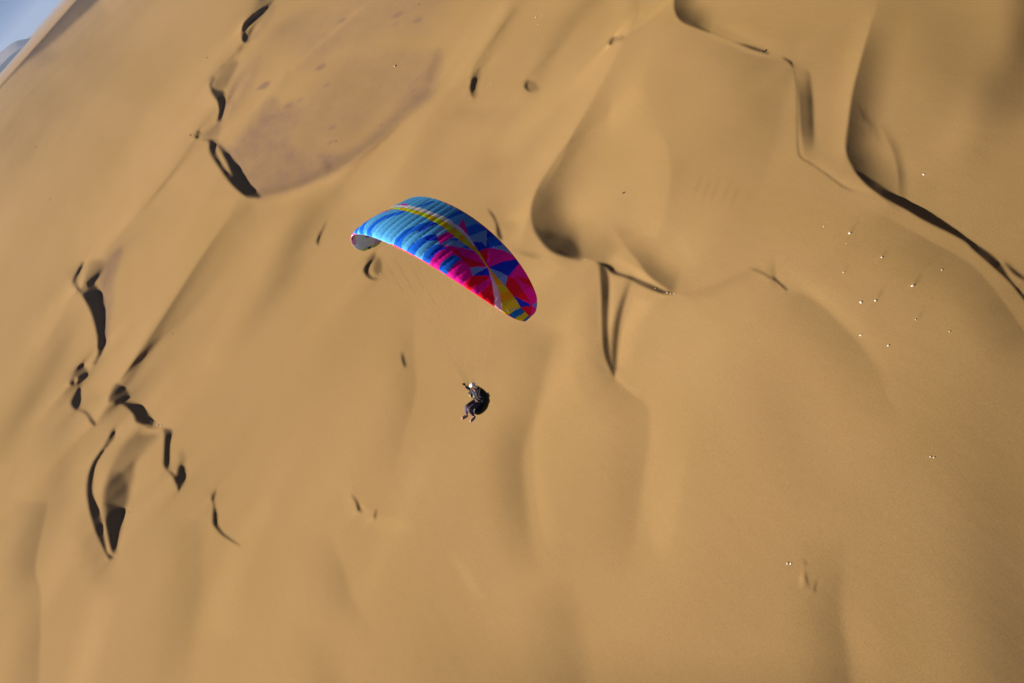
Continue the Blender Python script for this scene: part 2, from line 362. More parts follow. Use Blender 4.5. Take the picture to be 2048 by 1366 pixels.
# gravel showing through the sand: a stain map that belongs to the ground
GR = np.zeros(AA.shape)
face(GR, [(440, 292), (470, 285), (540, 200), (560, 215), (590, 205), (610, 225), (590, 290), (640, 300), (690, 300), (760, 250), (820, 160), (870, 105), (882, 120), (862, 188), (800, 243), (700, 326), (600, 376), (523, 395), (500, 368), (470, 325)], .95, 22)
face(GR, [(620, 180), (700, 120), (830, 100), (860, 130), (800, 200), (700, 290), (600, 300), (590, 240)], .5, 40)
face(GR, [(560, 60), (640, 20), (720, -20), (900, -20), (850, 60), (780, 70), (700, 100), (620, 130)], .5, 60)
face(GR, [(450, 205), (470, 160), (520, 110), (500, 180), (460, 235)], .5, 16)
face(GR, [(200, 560), (215, 520), (245, 495), (230, 560), (222, 640), (210, 690)], .9, 12)
face(GR, [(440, 240), (450, 200), (452, 230), (430, 285), (405, 275)], .45, 10)
face(GR, [(496, 84), (520, 50), (545, 10), (550, 20), (520, 70)], .5, 8)
for (x, y, r) in ((527, 172, 14), (540, 236, 12), (640, 135, 12), (655, 170, 8), (600, 200, 8), (665, 255, 9), (795, 30, 12), (683, 42, 9), (835, 40, 10), (790, 48, 8), (575, 212, 9), (660, 285, 8)):
    face(GR, [(x - r, y + r * .5), (x, y - r * .45), (x + r, y - r * .6), (x + r * .3, y + r * .3)], 1.25, 5)
# --- integrate the slopes (multi-level conjugate gradients)
SX, SY = math.sin(SUN_AZ), math.cos(SUN_AZ)
def start_g(G, A, B):
    a, b = np.meshgrid(A, B); x0, y0 = ground_xy(a, b)
    return G / np.clip(1 + G * (x0 * SX + y0 * SY) / H, .3, 2.5)

def solve(G, A, B, u0, iters, rounds, G1=None):
    st = A[1] - A[0]
    a, b = np.meshgrid(A, B)
    XA = H / (b * cp); Xb = -H * a / (b * b * cp); Yb = -H * F / (b * b * cp * cp)
    m = XA * st
    x0, y0 = ground_xy(a, b)
    den = np.clip(1 + G * (x0 * SX + y0 * SY) / H, .3, 2.5)
    g1 = G / den
    def ops(sx, sy):
        return ((sx / XA - sy * Xb / (XA * Yb)) / st)[:-1, :-1], ((sy / Yb) / st)[:-1, :-1]
    c1, d1 = ops(SX, SY); c2, d2 = ops(SY, -SX)
    # rows of the far field are long in reality: tie neighbours more strongly there
    w2 = (.05 * (1 + np.clip((np.abs(Yb) / XA) ** .6, 0, 10)))[:-1, :-1]
    mm = m[:-1, :-1]; mu = .008 + .02 * np.clip((520 - b[:-1, :-1]) / 400, 0, 1); eps = (st / 500.0) ** 2 * .6
    g = (g1 if G1 is None else G1)[:-1, :-1]
    def fw(u):
        h = u * m
        return h[:-1, 1:] - h[:-1, :-1], h[1:, :-1] - h[:-1, :-1]
    def bw(ea, eb):
        o = np.zeros_like(m)
        o[:-1, 1:] += ea; o[:-1, :-1] -= ea; o[1:, :-1] += eb; o[:-1, :-1] -= eb
        return o * m
    def Aop(u):
        ha, hb = fw(u)
        r1 = c1 * ha + d1 * hb; r2 = w2 * (c2 * ha + d2 * hb); k = mu / mm ** 2
        return bw(c1 * r1 + c2 * r2, d1 * r1 + d2 * r2 + k * hb) + eps * u
    dg = np.zeros_like(m)
    e = c1 * c1 + w2 * c2 * c2; f = d1 * d1 + w2 * d2 * d2 + mu / mm ** 2; x = c1 * d1 + w2 * c2 * d2
    dg[:-1, 1:] += e; dg[1:, :-1] += f; dg[:-1, :-1] += e + f + 2 * x
    dg = dg * m * m + eps
    u = u0
    for rd in range(rounds):
        rhs = bw(c1 * g, d1 * g)
        r = rhs - Aop(u); z = r / dg; p = z.copy(); rz = (r * z).sum()
        for _ in range(iters):
            q = Aop(p); al = rz / (p * q).sum()
            u = u + al * p; r = r - al * q; z = r / dg; rn = (r * z).sum(); p = z + (rn / rz) * p; rz = rn
        # compare the slope really reached on the meshed surface with the one asked for
        hh = u * m; x, y = ground_xy(a, b, hh)
        ax, ay, az = x[:-1, 1:] - x[:-1, :-1], y[:-1, 1:] - y[:-1, :-1], hh[:-1, 1:] - hh[:-1, :-1]
        bx, by, bz = x[1:, :-1] - x[:-1, :-1], y[1:, :-1] - y[:-1, :-1], hh[1:, :-1] - hh[:-1, :-1]
        nx, ny, nz = ay * bz - az * by, az * bx - ax * bz, ax * by - ay * bx
        nz = np.minimum(nz, -.2 * np.abs(ax * by) - 1e-9)
        gt = np.clip(-(nx * SX + ny * SY) / nz, -1.0, 1.0)
        kk = np.clip(np.abs(g) / (np.abs(gt) + .02), .12, 1.4)
        if rd < rounds - 1:
            sl = np.sqrt(nx * nx + ny * ny) / np.abs(nz)
            lim = np.clip(.32 + 1.1 * np.abs(G[:-1, :-1]), .48, 1.05)
            step = np.clip(.45 * (G[:-1, :-1] - gt) * kk, -.12, .12)
            step = np.where(sl > lim, -.2 * g, step)
            for _b in range(2): q = np.pad(step, 1, mode='edge'); step = (q[:-2, 1:-1] + q[2:, 1:-1] + q[1:-1, :-2] + q[1:-1, 2:] + 2 * step) / 6
            g = np.clip(g + step, -.9, .6)
    return u * m, resize(g, A[:-1], B[:-1], A, B)

def resize(h, A1, B1, A2, B2):
    i = np.clip(np.interp(B2, B1, np.arange(len(B1))), 0, len(B1) - 1.001); j = np.clip(np.interp(A2, A1, np.arange(len(A1))), 0, len(A1) - 1.001)
    i0 = i.astype(int); j0 = j.astype(int); fi = (i - i0)[:, None]; fj = (j - j0)[None]
    return (h[i0][:, j0] * (1 - fj) + h[i0][:, j0 + 1] * fj) * (1 - fi) + (h[i0 + 1][:, j0] * (1 - fj) + h[i0 + 1][:, j0 + 1] * fj) * fi

h = None
gp = None
for k, it, rd in ((8, 150, 5), (4, 90, 4), (2, 60, 3), (1, 30, 3)):
    Ak, Bk = A[::k], B[::k]
    Gk = G
    n = k
    while n > 1:      # average before thinning
        P_ = np.pad(Gk, 1, mode='edge')
        Gk = (P_[:-2, 1:-1] + P_[2:, 1:-1] + P_[1:-1, :-2] + P_[1:-1, 2:] + 4 * P_[1:-1, 1:-1]) / 8
        Gk = Gk[::2, ::2]; n //= 2
    Gk = Gk[:len(Bk), :len(Ak)]
    m = (H / (Bk * cp))[:, None] * (Ak[1] - Ak[0])
    u0 = np.zeros((len(Bk), len(Ak))) if h is None else resize(h, Ap, Bp, Ak, Bk) / m
    # corrections found on the coarser level are carried over as a difference
    g0 = None
    if gp is not None: g0 = start_g(Gk, Ak, Bk) + resize(gp, Ap, Bp, Ak, Bk)
    h, g_ = solve(Gk, Ak, Bk, u0, it, rd, g0); gp = g_ - start_g(Gk, Ak, Bk); Ap, Bp = Ak, Bk
HT = h
fade = np.clip((BB - 30) / 60, 0, 1); HT = HT * fade * fade
# the great ridge below the skyline, its near flank in shade, with a long ramp climbing to its foot
b1 = np.interp(AA, [-420, -330, -272, -208, -177, -28, 200, 500, 900], [30, 31, 36, 43, 53, 69, 84, 70, 40])
ker = np.hanning(33); ker /= ker.sum(); row = np.convolve(np.pad(b1[0], 16, mode='edge'), ker, 'valid'); b1 = np.broadcast_to(row, b1.shape)
SG, mx_, my_ = .74, .70, -.71
def flank(b):
    x, y = ground_xy(AA, b); mo = mx_ * x + my_ * y; m1 = mx_ * -58 + my_ * 4271
    return np.clip(-SG * (mo - m1) / (1 - SG * mo / H), 0, None)
ht_toe = flank(b1); k2 = np.hanning(241); k2 /= k2.sum(); row2 = np.convolve(np.pad(ht_toe[0], 120, mode='edge'), k2, 'valid')
w_ = np.clip((b1 + 45 - BB) / 45, 0, 1); w_ = w_ * w_ * (3 - 2 * w_)
ramp = (w_ * ht_toe + (1 - w_) * row2[None]) * np.clip((330 - BB) / (330 - b1), 0, 1) ** 2
hr = np.where(BB < 28, flank(28 + 0 * BB) * BB / 28, np.where(BB < b1, flank(BB), ramp))
for _ in range(5):
    q = np.pad(hr, 1, mode='edge'); sm_ = (q[:-2, 1:-1] + q[2:, 1:-1] + q[1:-1, :-2] + q[1:-1, 2:] + 2 * hr) / 6
    hr = np.where(BB > 32, sm_, hr)
HT = HT + hr
print('relief', HT.min(), HT.max())

def height_at(px, py):
    dx, dy = px - 1024, py - 683
    a = c_ * dx - s_ * dy; b = 1134 + s_ * dx + c_ * dy
    i = np.clip((b - B[0]) / STEP, 0, nB - 1.01); j = np.clip((a - A[0]) / STEP, 0, nA - 1.01)
    i0, j0 = int(i), int(j); fi, fj = i - i0, j - j0
    return ((HT[i0, j0] * (1 - fj) + HT[i0, j0 + 1] * fj) * (1 - fi) + (HT[i0 + 1, j0] * (1 - fj) + HT[i0 + 1, j0 + 1] * fj) * fi), a, b

def ground_point(px, py):
    hh, a, b = height_at(px, py)
    x, y = ground_xy(a, b, hh)
    return Vector((x, y, hh)), b

# mesh with coarse margins all round
exA = np.array([60, 150, 300, 600, 1100, 1900, 3000.]); exB = np.array([30, 90, 200, 400, 800, 1400, 2300, 3600.])
A2 = np.concatenate([A[0] - exA[::-1], A, A[-1] + exA]); B2 = np.concatenate([B, B[-1] + exB])
Hx = np.pad(HT, ((0, len(exB)), (len(exA), len(exA))), mode='edge')
GRx = np.pad(GR, ((0, len(exB)), (len(exA), len(exA))), mode='edge')
fa = np.ones(len(A2)); fa[:7] = (1 / (1 + exA / 250))[::-1]; fa[-7:] = 1 / (1 + exA / 250)
fb = np.ones(len(B2)); fb[-8:] = 1 / (1 + exB / 250)
Hx = Hx * fa[None] * fb[:, None]
a2, b2 = np.meshgrid(A2, B2)
vx, vy = ground_xy(a2, b2, Hx)
V = np.stack([vx, vy, Hx], -1).reshape(-1, 3)
Fc = grid_faces(len(B2), len(A2))[:, ::-1]
def sand_material():
    m = bpy.data.materials.new('sand'); m.use_nodes = True
    n, l = m.node_tree.nodes, m.node_tree.links; b = n['Principled BSDF']
    b.inputs['Roughness'].default_value = .95; b.inputs['Specular IOR Level'].default_value = .08
    geo = n.new('ShaderNodeNewGeometry'); at = n.new('ShaderNodeAttribute'); at.attribute_name = 'gravel'
    def noise(scale, detail, sc=(1, 1, 1), rot=0):
        mp = n.new('ShaderNodeMapping'); mp.inputs['Scale'].default_value = sc; mp.inputs['Rotation'].default_value = (0, 0, rot)
        l.new(geo.outputs['Position'], mp.inputs[0]); t = n.new('ShaderNodeTexNoise')
        t.inputs['Scale'].default_value = scale; t.inputs['Detail'].default_value = detail; l.new(mp.outputs[0], t.inputs['Vector']); return t.outputs[0]
    def mix(fac, c1, c2, mode='MIX'):
        x = n.new('ShaderNodeMix'); x.data_type = 'RGBA'; x.blend_type = mode
        for s, v in ((x.inputs[0], fac), (x.inputs[6], c1), (x.inputs[7], c2)):
            if hasattr(v, 'name') and hasattr(v, 'is_output'): l.new(v, s)
            else: s.default_value = v
        return x.outputs[2]
    def rng(v, a, b_, c, d):
        r = n.new('ShaderNodeMapRange'); r.inputs[1].default_value = a; r.inputs[2].default_value = b_; r.inputs[3].default_value = c; r.inputs[4].default_value = d
        l.new(v, r.inputs[0]); return r.outputs[0]
    big = noise(.011, 3, (1, .25, 1), R(-35))
    col = mix(rng(big, .35, .65, 0, 1), SAND_A, SAND_B)
    streak = noise(.06, 5, (1, .12, 1), R(-35))
    col = mix(rng(streak, .35, .7, 0, .25), col, SAND_C)
    gn = noise(.12, 8, (1, .3, 1), R(-35)); 
    md = n.new('ShaderNodeMath'); md.operation = 'MULTIPLY'; l.new(at.outputs['Fac'], md.inputs[0]); l.new(rng(gn, .30, .66, .55, 1.0), md.inputs[1])
    col = mix(md.outputs[0], col, GRAVEL)
    sp_ = noise(.22, 7); md2 = n.new('ShaderNodeMath'); md2.operation = 'MULTIPLY'; l.new(at.outputs['Fac'], md2.inputs[0]); l.new(rng(sp_, .56, .66, 0, .40), md2.inputs[1])
    col = mix(md2.outputs[0], col, (.16, .09, .06, 1))
    fine = noise(4.0, 6); col = mix(.22, col, mix(rng(fine, .3, .7, 0, 1), (.3, .3, .3, 1), (.7, .7, .7, 1)), 'OVERLAY')
    l.new(col, b.inputs['Base Color'])
    w = n.new('ShaderNodeTexWave'); w.inputs['Scale'].default_value = .5; w.inputs['Distortion'].default_value = 5; w.inputs['Detail'].default_value = 3
    w.inputs['Detail Scale'].default_value = .6; mp = n.new('ShaderNodeMapping'); mp.inputs['Rotation'].default_value = (0, 0, R(20)); l.new(geo.outputs['Position'], mp.inputs[0]); l.new(mp.outputs[0], w.inputs[0])
    bp = n.new('ShaderNodeBump'); bp.inputs['Strength'].default_value = .10; bp.inputs['Distance'].default_value = .015; l.new(w.outputs[1], bp.inputs['Height'])
    bp2 = n.new('ShaderNodeBump'); bp2.inputs['Strength'].default_value = .16; bp2.inputs['Distance'].default_value = .25
    l.new(noise(.35, 7, (1, .35, 1), R(-35)), bp2.inputs['Height']); l.new(bp.outputs[0], bp2.inputs['Normal']); l.new(bp2.outputs[0], b.inputs['Normal'])
    return m

SAND = sand_material()
terrain = mesh_np('dunes', V, Fc, SAND)
at = terrain.data.attributes.new('gravel', 'FLOAT', 'POINT'); at.data.foreach_set('value', GRx.astype(np.float32).ravel())
tag(terrain, kind='structure')

# distant mountain beyond the dunes
def mountain():
    nx, ny = 120, 30
    xs = np.linspace(-9000, -1850, nx); ys = np.linspace(19000, 24000, ny); x, y = np.meshgrid(xs, ys)
    prof = np.interp(x, [-9000, -5000, -3600, -2900, -2380, -2200, -2050, -1930, -1850], [500, 420, 360, 330, 268, 240, 190, 90, 0])
    ridge = np.clip(1 - np.abs(y - 20500) / 2400, 0, 1) ** .8
    z = prof * ridge * (1 + .12 * value_noise(x / 700, y / 600, 7) + .05 * value_noise(x / 240, y / 240, 8)) - 3
    o = mesh_np('mountain', np.stack([x, y, z], -1).reshape(-1, 3), grid_faces(ny, nx), mat_simple('mountain rock', (.17, .13, .12), .9, .25, .002))
    tag(o, kind='structure')
mountain()

# ------------------------------------------------------------------ stones
stone_white = mat_simple('pale stone', (.66, .60, .52), .8, .15, 3)
stone_cream = mat_simple('cream stone', (.50, .41, .30), .8, .15, 3)
stone_dark = mat_simple('dark stone', (.06, .045, .035), .85, .3, 3)
stone_tan = mat_simple('tan stone', (.42, .33, .23), .85, .25, 3)

def stone_mesh(seed, mat, sharp=.25, el=(1, .8, .7)):
    bm = bmesh.new(); bmesh.ops.create_icosphere(bm, subdivisions=3, radius=1)
    rng = np.random.default_rng(seed)
    planes = [(Vector(rng.normal(size=3)).normalized(), rng.uniform(.55, .9)) for _ in range(11)]
    off = rng.uniform(0, 50, 3)
    from mathutils import noise as mn
    for v in bm.verts:
        for nrm, d in planes:
            e = v.co.dot(nrm) - d
            if e > 0: v.co -= nrm * e
        v.co *= 1 + sharp * mn.noise(v.co * 1.6 + Vector(off))
        v.co = Vector((v.co.x * el[0], v.co.y * el[1], v.co.z * el[2]))
    me = bpy.data.meshes.new('stone'); bm.to_mesh(me); bm.free(); me.materials.append(mat); return me
variants = {k: [stone_mesh(10 * i + j, mt, .3, el) for j, el in enumerate(((1, .8, .7), (1, .6, .6), (1.1, .9, .5)))]
            for i, (k, mt) in enumerate((('w', stone_white), ('d', stone_dark), ('t', stone_tan), ('c', stone_cream)))}
rnd = random.Random(4)
STONES = [
    (790, 133, 9, 't', 'large tan boulder with a black shadow standing on the brown gravel flat'),
    (415, 116, 7, 'd', 'dark elongated stone on smooth sand left of the hooked dune crest at the top'),
    (381, 271, 6, 'd', 'dark stone just left of the pointed dune horn at the edge of the gravel flat'),
    (72, 294, 4, 'd', 'small dark stone far out on the plain sand at the left edge of the photo'),
    (101, 400, 5, 'd', 'small dark stone on plain sand, the lower of the two near the left edge'),
    (1248, 386, 9, 'd', 'dark slanting stone lying alone in the middle of the big sand bowl'),
    (1525, 104, 9, 'd', 'jagged dark stone sitting on the thin crest line in the upper right'),
    (672, 283, 5, 'd', 'dark stone in the lower middle of the gravel flat'),
    (762, 251, 4, 'd', 'small dark stone near the lower right border of the gravel flat'),
    (582, 311, 3, 'd', 'tiny dark stone on the purple lower left part of the gravel flat'),
    (850, 193, 3, 'd', 'tiny dark stone at the right tip of the gravel flat beside bright sand'),
    (838, 9, 5, 'd', 'dark stone on the gravel flat close to the upper edge of the photo'),
    (346, 668, 4, 'd', 'small dark stone in the shaded trough beside the long diagonal crest'),
    (1062, 873, 4, 't', 'small tan stone on smooth sand to the right and below the pilot'),
    (912, 1052, 3, 'd', 'tiny dark stone on smooth sand far below the pilot'),
    (1072, 35, 5, 'w', 'bright white stone, highest of the scatter near the upper edge in the middle'),
    (1084, 31, 3, 'w', 'tiny white stone right beside the highest white stone of the upper scatter'),
    (1077, 49, 5, 'w', 'white stone just below the highest one of the upper scatter'),
    (1086, 77, 4, 'w', 'small white stone a little below the upper scatter of white stones'),
    (1072, 92, 3, 'w', 'lowest tiny white stone of the upper scatter above the round hollow'),
    (981, 168, 4, 'w', 'white stone beside the small dark hollow left of the round one'),
    (975, 174, 3, 'w', 'tiny white stone below its neighbour by the small dark hollow'),
    (994, 173, 3, 'w', 'tiny white stone on the right in the group by the small dark hollow'),
    (449, 209, 4, 'w', 'white stone at the foot of the dark slip face left of the gravel flat'),
    (270, 390, 3, 'w', 'tiny white stone on plain sand above the long diagonal trough'),
    (761, 547, 4, 'w', 'white stone beside the oval hollow under the wing tip'),
    (1171, 519, 3, 'w', 'tiny white stone on the crest right of the dark bowl'),
    (1086, 518, 3, 'w', 'tiny white stone at the right end of the thin crest beside the wing'),
    (1311, 577, 5, 'w', 'white stone standing on the thin dark crest before its end'),
    (1334, 586, 5, 'w', 'left white stone of the row where the thin dark crest ends'),
    (1341, 587, 4, 'w', 'middle white stone of the row where the thin dark crest ends'),
    (1349, 587, 5, 'w', 'right white stone of the row where the thin dark crest ends'),
    (1847, 349, 6, 'w', 'white stone alone on the sand above the long dark slip face at right'),
    (1648, 453, 5, 'w', 'flat pale stone, leftmost below the long dark slip face'),
    (1699, 467, 7, 'w', 'pale stone with a long sand tail, nearest below the long dark slip face'),
    (1693, 487, 3, 'w', 'tiny pale stone below the stone with the long sand tail'),
    (1763, 515, 6, 'w', 'pale stone with a short sand tail in the middle of the right scatter'),
    (1754, 525, 3, 'w', 'tiny pale stone below the middle stone of the right scatter'),
    (1687, 545, 5, 'w', 'small pale stone at the left of the right scatter, alone'),
    (1884, 540, 5, 'w', 'small pale stone at the far right of the scatter below the slip face'),
    (1825, 572, 9, 'w', 'brightest and largest white stone of the right scatter with a dark tail'),
    (1751, 601, 7, 'w', 'white stone with a dark tail, right one of a pair in the right scatter'),
    (1722, 605, 8, 'w', 'broad white stone, left one of a pair in the right scatter'),
    (1721, 671, 7, 'w', 'upright white stone in the lower left of the right scatter'),
    (1777, 691, 8, 'w', 'long flat white stone, lowest of the right scatter'),
    (1832, 639, 5, 'w', 'small white stone above faint rills in the right scatter'),
    (1899, 663, 5, 't', 'faint flat tan stone at the lower right of the right scatter'),
    (1861, 914, 5, 'w', 'left white stone of the small pair near the right edge'),
    (1868, 915, 5, 'w', 'right white stone of the small pair near the right edge'),
    (1575, 1127, 7, 'w', 'left white stone of the bright pair at lower right beside sand rills'),
    (1581, 1128, 6, 'w', 'right white stone of the bright pair at lower right beside sand rills'),
    (304, 843, 4, 'w', 'small white stone at the upper end of the line on the dark slip face foot'),
    (309, 845, 4, 'w', 'second small white stone of the line at the dark slip face foot'),
    (317, 850, 6, 'w', 'larger white stone of the line at the dark slip face foot'),
    (322, 851, 6, 'w', 'white stone at the lower end of the line at the slip face foot'),
    (264, 1014, 4, 'w', 'small pale stone right of the leaf shaped shadow, highest of three'),
    (258, 1025, 4, 'w', 'small pale stone right of the leaf shaped shadow, middle of three'),
    (252, 1029, 4, 'w', 'small pale stone right of the leaf shaped shadow, lowest of three'),
    (890, 742, 3, 'w', 'tiny white stone seen on the sand left of the pilot'),
]
mpp_ref = lambda b: H / (b * cp)
for i, (px, py, size, kind, label) in enumerate(STONES):
    p, b = ground_point(px, py)
    o = link(bpy.data.objects.new('stone', variants['c' if kind == 'w' and size <= 5 else kind][i % 3]))
    dist = (p - CAM).length
    r = .5 * size * .66 * dist / F
    o.location = p + Vector((0, 0, .25 * r)); o.scale = (r, r, r * rnd.uniform(.8, 1.15)); o.rotation_euler = (rnd.uniform(-.3, .3), rnd.uniform(-.3, .3), rnd.uniform(0, 6.28))
    tag(o, label, 'stone', {'w': 'pale stones scattered on the sand', 'd': 'dark stones scattered on the sand', 't': 'tan stones on the ground'}[kind])

